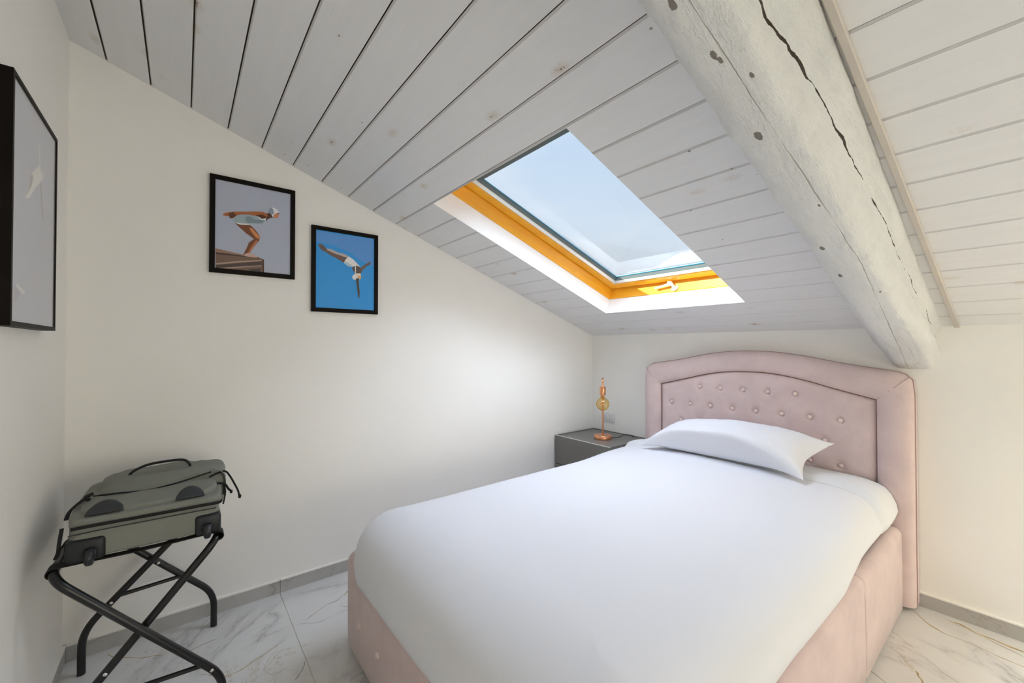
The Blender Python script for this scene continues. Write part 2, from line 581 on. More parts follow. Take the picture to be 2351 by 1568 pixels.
def bend_path(pts, r, n=7):
    """straight runs joined by rounded bends of size r"""
    P = [Vector(p) for p in pts]
    out = [P[0]]
    for i in range(1, len(P) - 1):
        a, b, c = P[i - 1], P[i], P[i + 1]
        ra = min(r, (a - b).length * 0.48); rc = min(r, (c - b).length * 0.48)
        s = b + (a - b).normalized() * ra
        e = b + (c - b).normalized() * rc
        for k in range(n + 1):
            t = k / n
            out.append(s * (1 - t) ** 2 + b * 2 * t * (1 - t) + e * t * t)
    out.append(P[-1])
    return out

def tube(bm, path, r, seg=12, caps=True, mi=0, flat_=None):
    """r: number or list; flat_=(a, b): elliptical section half-axes"""
    P = [Vector(p) for p in path]
    rings = []
    t_prev = (P[1] - P[0]).normalized()
    nrm = t_prev.orthogonal().normalized()
    if flat_ is not None and abs(t_prev.z) < 0.95:
        nrm = (Vector((0, 0, 1)) - t_prev * t_prev.z).normalized()
    for i, p in enumerate(P):
        if i == 0: t = (P[1] - P[0]).normalized()
        elif i == len(P) - 1: t = (P[-1] - P[-2]).normalized()
        else: t = ((P[i + 1] - P[i]).normalized() + (P[i] - P[i - 1]).normalized()).normalized()
        q = t_prev.rotation_difference(t)
        nrm = (q @ nrm); nrm = (nrm - t * nrm.dot(t)).normalized()
        bn = t.cross(nrm)
        rr = r[i] if isinstance(r, (list, tuple)) else r
        a_, b_ = (rr, rr) if flat_ is None else flat_
        rings.append([bm.verts.new(p + nrm * cos(2 * pi * k / seg) * a_ + bn * sin(2 * pi * k / seg) * b_) for k in range(seg)])
        t_prev = t
    for a, b in zip(rings, rings[1:]):
        for k in range(seg):
            f = bm.faces.new((a[k], a[(k + 1) % seg], b[(k + 1) % seg], b[k]))
            f.material_index = mi
    if caps:
        bm.faces.new(rings[0][::-1]).material_index = mi
        bm.faces.new(rings[-1]).material_index = mi

def lathe(bm, prof, c, seg=32, mi=0, axis='Z'):
    """prof: list of (radius, height)"""
    c = Vector(c)
    rings = []
    for r, h in prof:
        if r < 1e-6:
            p = Vector((0, 0, h)) if axis == 'Z' else Vector((0, h, 0)) if axis == 'Y' else Vector((h, 0, 0))
            rings.append([bm.verts.new(c + p)])
        else:
            ring = []
            for k in range(seg):
                a = 2 * pi * k / seg
                if axis == 'Z': p = Vector((r * cos(a), r * sin(a), h))
                elif axis == 'Y': p = Vector((r * cos(a), h, r * sin(a)))
                else: p = Vector((h, r * cos(a), r * sin(a)))
                ring.append(bm.verts.new(c + p))
            rings.append(ring)
    for a, b in zip(rings, rings[1:]):
        for k in range(seg):
            k2 = (k + 1) % seg
            if len(a) == 1 and len(b) == 1: continue
            if len(a) == 1: f = bm.faces.new((a[0], b[k2], b[k]))
            elif len(b) == 1: f = bm.faces.new((a[k], a[k2], b[0]))
            else: f = bm.faces.new((a[k], a[k2], b[k2], b[k]))
            f.material_index = mi

def puff(bm, c, h, e=0.35, nu=40, nv=24, wob=0.0, seed=0, fn=None, mi=0):
    """soft superellipsoid box; e: 1 = ellipsoid, towards 0 = box"""
    c = Vector(c)
    def sp(x, p): return math.copysign(abs(x) ** p, x)
    grid = []
    for i in range(nv + 1):
        ph = -pi / 2 + pi * i / nv
        row = []
        for j in range(nu):
            th = 2 * pi * j / nu
            p = Vector((sp(cos(ph), e) * sp(cos(th), e), sp(cos(ph), e) * sp(sin(th), e), sp(sin(ph), e)))
            q = Vector((p.x * h[0], p.y * h[1], p.z * h[2]))
            if fn: q = fn(q, p)
            w = c + q
            if wob: w += noise.noise_vector(w * 14 + Vector((seed, 0, 0))) * wob
            row.append(w)
        grid.append(row)
    V_ = []
    for i, row in enumerate(grid):
        if i in (0, nv): V_.append([bm.verts.new(row[0])])
        else: V_.append([bm.verts.new(p) for p in row])
    for i in range(nv):
        a, b = V_[i], V_[i + 1]
        for j in range(nu):
            j2 = (j + 1) % nu
            if len(a) == 1: f = bm.faces.new((a[0], b[j2], b[j]))
            elif len(b) == 1: f = bm.faces.new((a[j], a[j2], b[0]))
            else: f = bm.faces.new((a[j], a[j2], b[j2], b[j]))
            f.material_index = mi

# pixel -> point on a plane, to place printed shapes on their picture planes
def ray(px, py): return FWD + RGT * ((px - W_PX / 2) / F_PX) + UPV * ((H_PX / 2 - py) / F_PX)
def onX(px, py, x):
    d = ray(px, py); return CAM + d * ((x - CAM.x) / d.x)
def onY(px, py, y):
    d = ray(px, py); return CAM + d * ((y - CAM.y) / d.y)
def smoothstep(a, b, x):
    t = max(0.0, min(1.0, (x - a) / (b - a))); return t * t * (3 - 2 * t)
def lerp_tab(tab, x):
    if x <= tab[0][0]: return tab[0][1]
    for (a, fa), (b, fb) in zip(tab, tab[1:]):
        if x <= b:
            t = (x - a) / (b - a); t2 = t
            return fa + (fb - fa) * t2
    return tab[-1][1]

# ================================================================== ROOM SHELL
def ceil_z(y): return ZC - SL * y

def gable_wall(name, x0, x1):
    bm = BM()
    y0, y1 = -3.35, 0.12
    top = lambda y: ceil_z(y) + 0.10
    a = [(x, y, z) for x in (x0, x1) for (y, z) in ((y0, 0 - .05), (y1, -.05), (y1, top(y1)), (y0, top(y0)))]
    v = [bm.verts.new(p) for p in a]
    for f in ((0, 1, 2, 3), (7, 6, 5, 4), (0, 4, 5, 1), (1, 5, 6, 2), (2, 6, 7, 3), (3, 7, 4, 0)):
        bm.faces.new([v[i] for i in f])
    return props(obj(name, bm, M['wall'], smooth=False), kind='structure')
gable_wall('wall_left', -0.12, 0.0)

# right wall with an assumed wide glazed opening, unseen, added for the light
bm = BM()
X1 = ROOM_X
def wall_piece(bm, x0, x1, y0, y1, zlo, slope_top=True, zhi=None):
    t0 = ceil_z(y0) + .10 if slope_top else zhi
    t1 = ceil_z(y1) + .10 if slope_top else zhi
    v = [bm.verts.new(p) for p in ((x0, y0, zlo), (x0, y1, zlo), (x0, y1, t1), (x0, y0, t0), (x1, y0, zlo), (x1, y1, zlo), (x1, y1, t1), (x1, y0, t0))]
    for f in ((3, 2, 1, 0), (4, 5, 6, 7), (0, 1, 5, 4), (1, 2, 6, 5), (2, 3, 7, 6), (3, 0, 4, 7)):
        bm.faces.new([v[i] for i in f])
wall_piece(bm, X1, X1 + .12, -3.35, -2.55, -.05)
wall_piece(bm, X1, X1 + .12, -.15, .12, -.05)
wall_piece(bm, X1, X1 + .12, -2.55, -.15, -.05, False, .30)
wall_piece(bm, X1, X1 + .12, -2.55, -.15, 1.60, False, 1.62) if False else None
v = [bm.verts.new(p) for p in ((X1, -2.55, 1.38), (X1, -.15, 1.33), (X1, -.15, ceil_z(-.15) + .1), (X1, -2.55, ceil_z(-2.55) + .1),
                               (X1 + .12, -2.55, 1.38), (X1 + .12, -.15, 1.33), (X1 + .12, -.15, ceil_z(-.15) + .1), (X1 + .12, -2.55, ceil_z(-2.55) + .1))]
for f in ((3, 2, 1, 0), (4, 5, 6, 7), (0, 1, 5, 4), (1, 2, 6, 5), (2, 3, 7, 6), (3, 0, 4, 7)):
    bm.faces.new([v[i] for i in f])
props(obj('wall_right', bm, M['wall'], smooth=False), kind='structure')

bm = BM()
box(bm, -.12, X1 + .12, 0.0, 0.12, -.05, ceil_z(0) + .02)
props(obj('wall_back', bm, M['wall'], smooth=False), kind='structure')

bm = BM()   # near wall
box(bm, -.12, X1 + .12, YN - .12, YN, -.05, ceil_z(YN) + .05)
props(obj('wall_front', bm, M['wall'], smooth=False), kind='structure')
bm = BM()   # assumed shut door, unseen behind the camera
box(bm, 3.10, 3.95, YN, YN + .03, .0, 2.08, .004)
d1_ = props(obj('door_1', bm, M['plastic_white'], loc=(3.52, YN, 0)), kind='structure')
bm = BM()
tube(bm, bend_path([(3.20, YN + .03, 1.0), (3.20, YN + .08, 1.0), (3.32, YN + .08, 1.0)], .02), .009, 10)
obj('door_handle', bm, M['handle'], d1_)
bm = BM()   # unseen slab added outside to keep sky_glow out of the assumed side window
box(bm, X1 + .12, X1 + 1.6, -3.2, .12, 1.50, 1.56)
props(obj('sky_blocker_1', bm, M['wall'], smooth=False), kind='structure')

# floor tiles with joints, plus the drawn veins of the stone
bm = BM()
ys = [-3.6, -2.405, -1.205, -0.005, 0.13]
xs = [-.12, 1.20, 2.40, 3.60, X1 + .3]
g = 0.0008
for i in range(len(ys) - 1):
    for j in range(len(xs) - 1):
        quad(bm, (xs[j] + g, ys[i] + g, 0), (xs[j + 1] - g, ys[i] + g, 0), (xs[j + 1] - g, ys[i + 1] - g, 0), (xs[j] + g, ys[i + 1] - g, 0), 0)
quad(bm, (-.12, -3.6, -.002), (X1 + .3, -3.6, -.002), (X1 + .3, .13, -.002), (-.12, .13, -.002), 1)
quad(bm, (-.12, -3.6, -.05), (X1 + .3, -3.6, -.05), (X1 + .3, .13, -.05), (-.12, .13, -.05), 1)
def vein(bm, pts, w, mi, seed=0, z=0.0003):
    rnd = random.Random(seed)
    P = smooth_path([(x, y, z) for x, y in pts], 8)
    Lr, Rr = [], []
    n = len(P)
    for i, p in enumerate(P):
        t = (P[min(i + 1, n - 1)] - P[max(i - 1, 0)]).normalized()
        nn = Vector((-t.y, t.x, 0))
        p = p + nn * (noise.noise(p * 18 + Vector((seed, 0, 0))) * 0.008 + noise.noise(p * 60 + Vector((seed, 0, 0))) * 0.003)
        k = w * (0.45 + 0.9 * abs(noise.noise(p * 14 + Vector((0, seed, 0))))) * min(1, 5 * min(i, n - 1 - i) / n + .15)
        Lr.append(bm.verts.new(p + nn * k)); Rr.append(bm.verts.new(p - nn * k))
    for i in range(n - 1):
        f = bm.faces.new((Lr[i], Lr[i + 1], Rr[i + 1], Rr[i])); f.material_index = mi
V1 = [([(2.025, -0.069), (2.089, -0.153), (2.147, -0.195), (2.239, -0.201), (2.363, -0.222), (2.55, -.20)], .0032, 2),
      ([(2.13, -0.045), (2.19, -0.062), (2.254, -0.080), (2.362, -0.103), (2.5, -.16)], .0065, 2),
      ([(2.143, -0.060), (2.22, -0.088), (2.30, -0.115), (2.39, -.16)], .002, 2),
      ([(1.98, -.33), (2.05, -.395), (2.121, -.46), (2.21, -.539), (2.28, -.60)], .0014, 3),
      ([(2.004, -0.482), (2.04, -.50), (2.072, -0.550), (2.10, -.58)], .002, 2),
      ([(2.10, -.58), (2.121, -0.615), (2.15, -.66)], .005, 2),
      ([(1.96, -.69), (1.993, -0.714), (2.048, -0.743), (2.08, -.80)], .002, 3),
      ([(0.033, -3.028), (0.10, -3.0), (0.170, -2.896), (0.20, -2.84)], .0030, 2),
      ([(0.238, -2.80), (0.225, -2.74), (0.215, -2.667)], .0040, 3), ([(0.26, -2.83), (0.31, -2.78), (0.30, -2.70), (.26, -2.65)], .0026, 4),
      ([(0.40, -2.75), (0.488, -2.649), (0.45, -2.55), (0.404, -2.444)], .0026, 2),
      ([(0.664, -2.463), (0.63, -2.43), (0.588, -2.41)], .004, 3),
      ([(0.26, -2.60), (0.244, -2.503), (0.29, -2.43), (0.326, -2.399)], .0022, 4),
      ([(0.322, -2.354), (0.27, -2.26), (0.236, -2.157), (.17, -2.08)], .0028, 3), ([(0.236, -2.157), (.20, -2.12), (.19, -2.07)], .004, 2),
      ([(0.33, -2.39), (0.37, -2.30), (0.356, -2.185), (.41, -2.10)], .0040, 4), ([(.30, -2.20), (.36, -2.15), (.40, -2.16), (.45, -2.10)], .003, 2),
      ([(.52, -2.56), (.60, -2.52), (.70, -2.53), (.83, -2.47)], .003, 4)]
for i, (p_, w_, m_) in enumerate(V1): vein(bm, p_, w_, m_, i * 3.1, 0.0003 + i * 1e-5)
props(obj('floor', bm, [M['marble'], M['grout'], M['vein_gold'], M['vein_grey'], M['vein_soft']], smooth=False), kind='structure')

# skirting
def skirt(name, segs, axis):
    bm = BM()
    for a, b in segs:
        if axis == 'L': box(bm, 0.0, .010, a, b, 0, .062, mi=0); box(bm, 0.0, .0115, a, b, .062, .069, mi=1)
        if axis == 'B': box(bm, a, b, -.010, 0, 0, .062, mi=0); box(bm, a, b, -.0115, 0, .062, .069, mi=1)
        if axis == 'F': box(bm, a, b, YN, YN + .010, 0, .062, mi=0); box(bm, a, b, YN, YN + .0115, .062, .069, mi=1)
        if axis == 'R': box(bm, X1 - .010, X1, a, b, 0, .062, mi=0); box(bm, X1 - .0115, X1, a, b, .062, .069, mi=1)
    return props(obj(name, bm, [M['marble_base'], M['base_top']], smooth=False), kind='structure')
skirt('baseboard_left', [(YN + .012, -2.4045), (-2.4025, -1.2035), (-1.2015, -.012)], 'L')
skirt('baseboard_back', [(.012, 1.1995), (1.2015, 2.55), (2.552, X1 - .012)], 'B')
skirt('baseboard_front', [(.012, 3.09), (3.96, X1 - .012)], 'F')
skirt('baseboard_right', [(YN + .012, -.012)], 'R')

# ------------------------------------------------------------------ boarded ceiling (in roof coordinates)
OU0, OU1, OV0, OV1 = 0.477, 1.425, 0.430, 1.903
Y0, PP = 1.93756, 0.14017
joints = [ (Y0 + i * PP) * NN for i in range(-13, 11)]
gw, gd = 0.0024, 0.008
bm = BM()
def strip(u0, u1, holes):
    br = [(-.12, 0)]
    for j in joints:
        br += [(j - .0080, 0), (j - .0070, .0016), (j - .0021, .0050), (j - .0018, gd), (j + .0014, gd), (j + .0017, .0014), (j + .0027, 0)]
    br += [(3.62, 0)]
    for a, b in zip(br, br[1:]):
        segs = [(a, b)]
        for h0, h1 in holes:
            new = []
            for s, e in segs:
                if e[0] <= h0 or s[0] >= h1: new.append((s, e)); continue
                def at(v):
                    t = (v - s[0]) / max(1e-9, e[0] - s[0]); return (v, s[1] + (e[1] - s[1]) * t)
                if s[0] < h0: new.append((s, at(h0)))
                if e[0] > h1: new.append((at(h1), e))
            segs = new
        for s, e in segs:
            mi = 1 if (s[1] > .0051 or e[1] > .0051) else 0
            quad(bm, (u0, s[0], s[1]), (u1, s[0], s[1]), (u1, e[0], e[1]), (u0, e[0], e[1]), mi)
strip(-.10, OU0, [])
strip(OU0, OU1, [(OV0, OV1)])
strip(OU1, X1 + .1, [])
# roof build-up above the boards, closed except at the roof windows
RW = 0.150
def roof_quad(u0, u1, v0, v1): quad(bm, (u0, v0, RW), (u1, v0, RW), (u1, v1, RW), (u0, v1, RW), 2)
o_ = .07
roof_quad(-.10, OU0 - o_, -.12, 3.62)
roof_quad(OU1 + o_, X1 + .1, -.12, 3.62)
roof_quad(OU0 - o_, OU1 + o_, -.12, OV0 - o_)
roof_quad(OU0 - o_, OU1 + o_, OV1 + o_, 3.62)
for (a, b) in (((-.1, -.12), (X1 + .1, -.12)), ((X1 + .1, -.12), (X1 + .1, 3.62)), ((X1 + .1, 3.62), (-.1, 3.62)), ((-.1, 3.62), (-.1, -.12))):
    quad(bm, (a[0], a[1], 0), (b[0], b[1], 0), (b[0], b[1], RW), (a[0], a[1], RW), 2)
# white reveals
RI, RT = .010, .103
def ring_quads(u0, u1, v0, v1, w0, w1, ins, mi):
    A = [(u0, v0), (u1, v0), (u1, v1), (u0, v1)]
    B = [(u0 + ins, v0 + ins), (u1 - ins, v0 + ins), (u1 - ins, v1 - ins), (u0 + ins, v1 - ins)]
    for i in range(4):
        j = (i + 1) % 4
        quad(bm, (*A[i], w0), (*A[j], w0), (*B[j], w1), (*B[i], w1), mi)
ring_quads(OU0, OU1, OV0, OV1, 0, RT, RI, 3)
ceil = props(obj('ceiling', bm, [M['boards'], M['joint'], M['black_gap'], M['reveal']], smooth=False, matrix=MC), kind='structure')

# ------------------------------------------------------------------ roof window
def roof_root(name):
    o = bpy.data.objects.new(name, None)
    o.empty_display_size = .05
    COL.objects.link(o)
    o.matrix_world = MC
    ORG[o] = Vector((0, 0, 0))
    return o
win = roof_root('window_1')
win['kind'] = 'structure'
def sweep_frame(bm, u0, u1, v0, v1, prof, mis):
    """prof: list of (inset, w); mitred rectangle sweep"""
    rings = []
    for ins, w in prof:
        rings.append([bm.verts.new(p) for p in ((u0 + ins, v0 + ins, w), (u1 - ins, v0 + ins, w), (u1 - ins, v1 - ins, w), (u0 + ins, v1 - ins, w))])
    n = len(prof)
    for k in range(n):
        a, b = rings[k], rings[(k + 1) % n]
        for i in range(4):
            j = (i + 1) % 4
            f = bm.faces.new((a[i], a[j], b[j], b[i])); f.material_index = mis[k]
bm = BM()
sweep_frame(bm, OU0, OU1, OV0, OV1, [(.004, .1035), (.013, .1035), (.016, .106), (.030, .160), (.034, .176), (-.06, .176), (-.06, .1035)], [0] * 7)
obj('window_frame', bm, M['pine'], win, smooth=False)
bm = BM()
sweep_frame(bm, OU0, OU1, OV0, OV1, [(.042, .180), (.046, .168), (.052, .165), (.104, .165), (.112, .169), (.128, .198), (.128, .206), (.04, .214)], [0] * 8)
sash = obj('window_sash', bm, M['pine'], win, smooth=False)
bm = BM()
sweep_frame(bm, OU0, OU1, OV0, OV1, [(.112, .1665), (.1155, .1665), (.1235, .1845), (.120, .1845)], [0] * 4)
obj('trim_strip', bm, M['alu'], sash, smooth=False)['label'] = 'pale metal strip round the glass'
bm = BM()
sweep_frame(bm, OU0, OU1, OV0, OV1, [(.1225, .1840), (.1265, .1840), (.139, .2035), (.13, .2035)], [0] * 4)
obj('gasket', bm, M['gasket'], sash, smooth=False)['label'] = 'dark grey rubber gasket'
bm = BM()
sweep_frame(bm, OU0, OU1, OV0, OV1, [(.140, .2000), (.1435, .2035), (.138, .2035)], [0] * 3)
obj('glass_edge', bm, M['teal'], sash, smooth=False)['label'] = 'blue green edge of the glass'
bm = BM()
box(bm, OU0 + .12, OU1 - .12, OV1 - .151, OV1 - .118, .192, .2035, .002)
box(bm, OU0 + .12, OU1 - .12, OV1 - .156, OV1 - .1535, .197, .2035)
obj('upper_seal', bm, M['gasket'], sash, smooth=False)['label'] = 'dark seal along the upper edge of the glass'
bm = BM()
box(bm, OU0 + .11, OU1 - .11, OV0 + .11, OV1 - .11, .204, .2045)
obj('pane', bm, M['glass'], sash, smooth=False)
# outer cladding of the window above the roof
bm = BM()
sweep_frame(bm, OU0, OU1, OV0, OV1, [(-.07, .14), (-.07, .205), (.05, .222), (.120, .222), (.125, .212), (.02, .212), (.02, .18), (-.05, .178)], [0] * 8)
obj('flashing', bm, M['gasket'], win, smooth=False)['label'] = 'dark metal outer cladding'
# handle on the lower rail of the frame
bm = BM()
hu = 0.925
hv = OV0 + .026
# rose on the bevelled face
lathe(bm, [(0, 0), (.021, 0), (.022, .003), (.018, .007), (0, .008)], (hu + .075, hv - .004, .128), 24, axis='Y')
tube(bm, smooth_path([(hu + .072, hv + .004, .132), (hu + .070, hv + .020, .138), (hu + .062, hv + .030, .148), (hu + .045, hv + .034, .150)], 6), .010, 12)
tube(bm, smooth_path([(hu + .062, hv + .028, .142), (hu + .030, hv + .027, .139), (hu - .010, hv + .022, .134), (hu - .050, hv + .018, .130)], 6), [.0105, .010, .0095, .009, .0085, .008, .0078, .0075, .0072, .007, .0068, .0066, .0065, .0065, .0068, .007, .0072, .0074, .006], 12)
obj('handle', bm, M['handle'], win)['label'] = 'pale metal lever handle'

# assumed side window to the right, unseen, added to let in light
win3 = thing('assumed_window_2', None, None, (X1, -1.35, .30))
win3['kind'] = 'structure'
bm = BM()
for y_ in (-2.55, -1.37, -.19): box(bm, X1 + .03, X1 + .08, y_, y_ + .04, .30, 1.345, .004)
box(bm, X1 + .03, X1 + .08, -2.55, -.15, .30, .35, .004)
box(bm, X1 + .03, X1 + .08, -2.55, -.15, 1.30, 1.345, .004)
obj('window_frame', bm, M['plastic_white'], win3)
bm = BM()
box(bm, X1 + .05, X1 + .054, -2.54, -.16, .31, 1.34)
obj('pane', bm, M['glass'], win3, smooth=False)

# ------------------------------------------------------------------ old beam (in roof coordinates)
bm = BM()
NS = 420
rings = []
secb = [(1.862, .004), (1.885, -.070), (1.915, -.140), (1.934, -.172), (1.942, -.181), (1.953, -.187), (1.966, -.1905), (1.995, -.192), (2.025, -.192), (2.050, -.191),
        (2.062, -.188), (2.071, -.181), (2.080, -.165), (2.090, -.140), (2.098, -.118), (2.106, -.096), (2.113, -.070), (2.117, -.046), (2.122, -.034), (2.128, -.026), (2.130, -.014), (2.131, .004)]
for i in range(NS + 1):
    v = -.10 + 3.62 * i / NS
    # the beam widens a little towards the wall
    k = smoothstep(1.3, 0.0, v)
    ring = []
    for j, (u, w) in enumerate(secb):
        du = k * (.028 if u < 2.0 else .030) if w < -.1 else 0.0
        edge = 1.0 if (2 <= j <= 6 or 9 <= j <= 13 or 17 <= j <= 19) else .5
        p = Vector((u, v, w))
        q = Vector((u * 2.0, v * 3.2, w * 3))
        q2 = Vector((u * 9.0, v * 17, w * 9))
        a1 = noise.noise(q + Vector((0, 0, 3))) * .014
        q3 = Vector((u * 30.0, v * 42, w * 30))
        a2 = noise.noise(q2) * .0065 * edge * 1.4 + noise.noise(q3) * .0036 * edge
        fade = smoothstep(.01, -.03, w)
        ring.append(bm.verts.new((u + du + (a1 * .7 + a2) * fade, v, w + (noise.noise(q + Vector((7, 0, 0))) * .007 + noise.noise(q2 + Vector((5, 0, 0))) * .004 * edge + noise.noise(q3 + Vector((5, 0, 0))) * .002 * edge) * fade)))
    rings.append(ring)
for a, b in zip(rings, rings[1:]):
    for j in range(len(secb) - 1):
        bm.faces.new((a[j], a[j + 1], b[j + 1], b[j]))
bm.faces.new(rings[0]); bm.faces.new(rings[-1][::-1])
beam = obj('roof_beam', bm, M['beam'], matrix=MC, angle=60)
props(beam, 'thick old white painted timber beam with a long dark crack, sloping down to the bed wall', 'beam')

bm = BM()
P0, P1 = (2.1345, 2.1640), (2.1715, 2.188)
def trunk(v0, v1):
    rr = []
    for v in (v0, v1):
        t = 1 - v / 1.87
        a = 2.135 + (2.172 - 2.135) * t; b = a + .018
        rr.append([(a, v, -.0002), (a, v, -.012), (a + .002, v, -.014), (b - .002, v, -.014), (b, v, -.012), (b, v, -.0002)])
    A = [bm.verts.new(p) for p in rr[0]]; B = [bm.verts.new(p) for p in rr[1]]
    for i in range(5): bm.faces.new((A[i], A[i + 1], B[i + 1], B[i]))
    bm.faces.new(A); bm.faces.new(B[::-1]); bm.faces.new((A[5], A[0], B[0], B[5]))
trunk(.012, 3.3)
props(obj('cable_trunking', bm, M['trunking'], smooth=False, matrix=MC), 'slim beige cable trunking strip on the boarded ceiling beside the beam', 'cable trunking')

# ================================================================== BED
bed = thing('bed', 'blush pink velvet bed with arched button-tufted headboard', 'bed', (1.315, -1.2, 0))
BX0, BX1, BYF, BYH = 0.595, 2.005, -2.255, -0.115
HC = 1.3175
# --- headboard
def out_top(x):
    return lerp_tab([(0, 1.221), (.05, 1.2205), (.10, 1.218), (.16, 1.213), (.22, 1.205), (.28, 1.195), (.34, 1.183), (.40, 1.170), (.46, 1.158), (.52, 1.148), (.58, 1.139), (.64, 1.131), (.68, 1.122), (.705, 1.108), (.720, 1.088)], abs(x - HC))
def in_top(x):
    return lerp_tab([(0, 1.098), (.08, 1.096), (.16, 1.088), (.24, 1.074), (.32, 1.055), (.40, 1.033), (.48, 1.012), (.54, .997), (.592, .984)], abs(x - HC))
xi0, xi1 = HC - .592, HC + .592
xo0, xo1 = HC - .727, HC + .727
inner, outer = [], []
for i in range(24):
    z = .02 + (.984 - .02) * i / 24
    inner.append((xi0, z)); outer.append((xo0, .02 + (1.062 - .02) * i / 24))
NA = 60
for i in range(NA + 1):
    t = i / NA
    xi = xi0 + (xi1 - xi0) * t
    xo = (HC - .720) + 1.44 * t
    inner.append((xi, in_top(xi))); outer.append((xo, out_top(xo)))
for i in range(24):
    z = .02 + (.984 - .02) * (24 - 1 - i) / 24
    inner.append((xi1, z)); outer.append((xo1, .02 + (1.062 - .02) * (23 - i) / 24))
bm = BM()
secs = [(0.0, -.030), (0.0, -.084), (.012, -.098), (.05, -.108), (.16, -.118), (.35, -.124), (.55, -.1245), (.75, -.120), (.88, -.112), (.95, -.102), (.985, -.090), (1.0, -.074), (1.012, -.072), (1.012, -.068), (1.0, -.066), (1.004, -.045), (1.0, -.012), (.98, -.004)]
rings = []
for (a, b) in zip(inner, outer):
    rings.append([bm.verts.new((a[0] + (b[0] - a[0]) * s, y + .0012 * noise.noise(Vector((a[0] * 9 + s * 2, a[1] * 9, 0))), a[1] + (b[1] - a[1]) * s)) for s, y in secs])
for a, b in zip(rings, rings[1:]):
    for j in range(len(secs) - 1):
        bm.faces.new((a[j], a[j + 1], b[j + 1], b[j]))
bm.faces.new(rings[0]); bm.faces.new(rings[-1][::-1])
hb = obj('headboard', bm, M['velvet'], bed, angle=50)
# button positions
btns = [(x, .984) for x in (1.010, 1.145, 1.282, 1.420, 1.560)]
btns += [(.808 + .1368 * i, .862) for i in range(8)]
btns += [(.876 + .1368 * i, .745) for i in range(7)]
btns += [(.808 + .1368 * i, .626) for i in range(8)]
bm = BM()
NX, NZ = 170, 96
grid = []
def seg_d(px, pz, a, b):
    ax, az = a; bx, bz = b
    dx, dz = bx - ax, bz - az
    t = max(0, min(1, ((px - ax) * dx + (pz - az) * dz) / (dx * dx + dz * dz)))
    return math.hypot(px - ax - dx * t, pz - az - dz * t)
folds = []
for i, a in enumerate(btns):
    for b in btns[i + 1:]:
        d = math.hypot(a[0] - b[0], a[1] - b[1])
        if .10 < d < .16 and abs(a[1] - b[1]) > .05: folds.append((a, b))
for j in range(NZ + 1):
    row = []
    t = j / NZ
    for i in range(NX + 1):
        x = xi0 + .001 + (xi1 - xi0 - .002) * i / NX
        z = .30 + t * (in_top(x) - .001 - .30)
        ed = min(x - xi0, xi1 - x, in_top(x) - z, 1)
        y = -.086 - .020 * (1 - math.exp(-max(ed, 0) / .018))
        for bx, bz in btns:
            r = math.hypot(x - bx, z - bz)
            if r < .09: y += .0125 * math.exp(-(r / .019) ** 2) + .0035 * math.exp(-(r / .045) ** 2)
        for a, b in folds:
            if abs(x - (a[0] + b[0]) / 2) < .08 and abs(z - (a[1] + b[1]) / 2) < .08:
                y += .0011 * math.exp(-(seg_d(x, z, a, b) / .0045) ** 2)
        row.append(bm.verts.new((x, y, z)))
    grid.append(row)
for a, b in zip(grid, grid[1:]):
    for i in range(NX): bm.faces.new((a[i], a[i + 1], b[i + 1], b[i]))
obj('tufted_panel', bm, M['velvet'], hb, angle=70)
bm = BM()     # piping line in the groove round the panel
tube(bm, [(xi0 - .001, -.092, z) for z in (.3, .6, .975)] + [(xi0 + (xi1 - xi0) * i / 60, -.092, in_top(xi0 + (xi1 - xi0) * i / 60)) for i in range(61)] + [(xi1 + .001, -.092, z) for z in (.975, .6, .3)], .0032, 6)
obj('piping', bm, M['seam'], hb)['label'] = 'dark seam line round the tufted panel'
bm = BM()     # seam along the front edge of the headboard
tube(bm, [(p_[0] + (.002 if p_[0] > HC else -.002), -.0735, p_[1] + (.002 if 23 < i < 86 else 0)) for i, p_ in enumerate(outer)], .0020, 6)
obj('stitching', bm, M['seam_soft'], hb)
for sg in (-1, 1):
    bm = BM()
    a_, b_c = Vector((HC + sg * .592, 0, .984)), Vector((HC + sg * .716, 0, 1.104))
    tube(bm, [Vector((a_.x + (b_c.x - a_.x) * t, y, a_.z + (b_c.z - a_.z) * t)) for t, y in ((.03, -.104), (.1, -.1135), (.2, -.1185), (.4, -.1235), (.6, -.1232), (.8, -.1165), (.92, -.105), (.98, -.090))], .0014, 6)
    obj('stitching', bm, M['seam_soft'], hb)
def button(parent, x, y, z, r, axis='Y'):
    b_ = BM()
    pr_ = [(0, -.008), (r * .45, -.0072), (r * .8, -.005), (r, -.001), (r * .95, .003), (r * .5, .004), (0, .004)]
    lathe(b_, pr_, (x, y, z), 18, axis=axis)
    return obj('button', b_, M['button'], parent)
for bx, bz in btns: button(hb, bx, -.0985, bz, .0115)
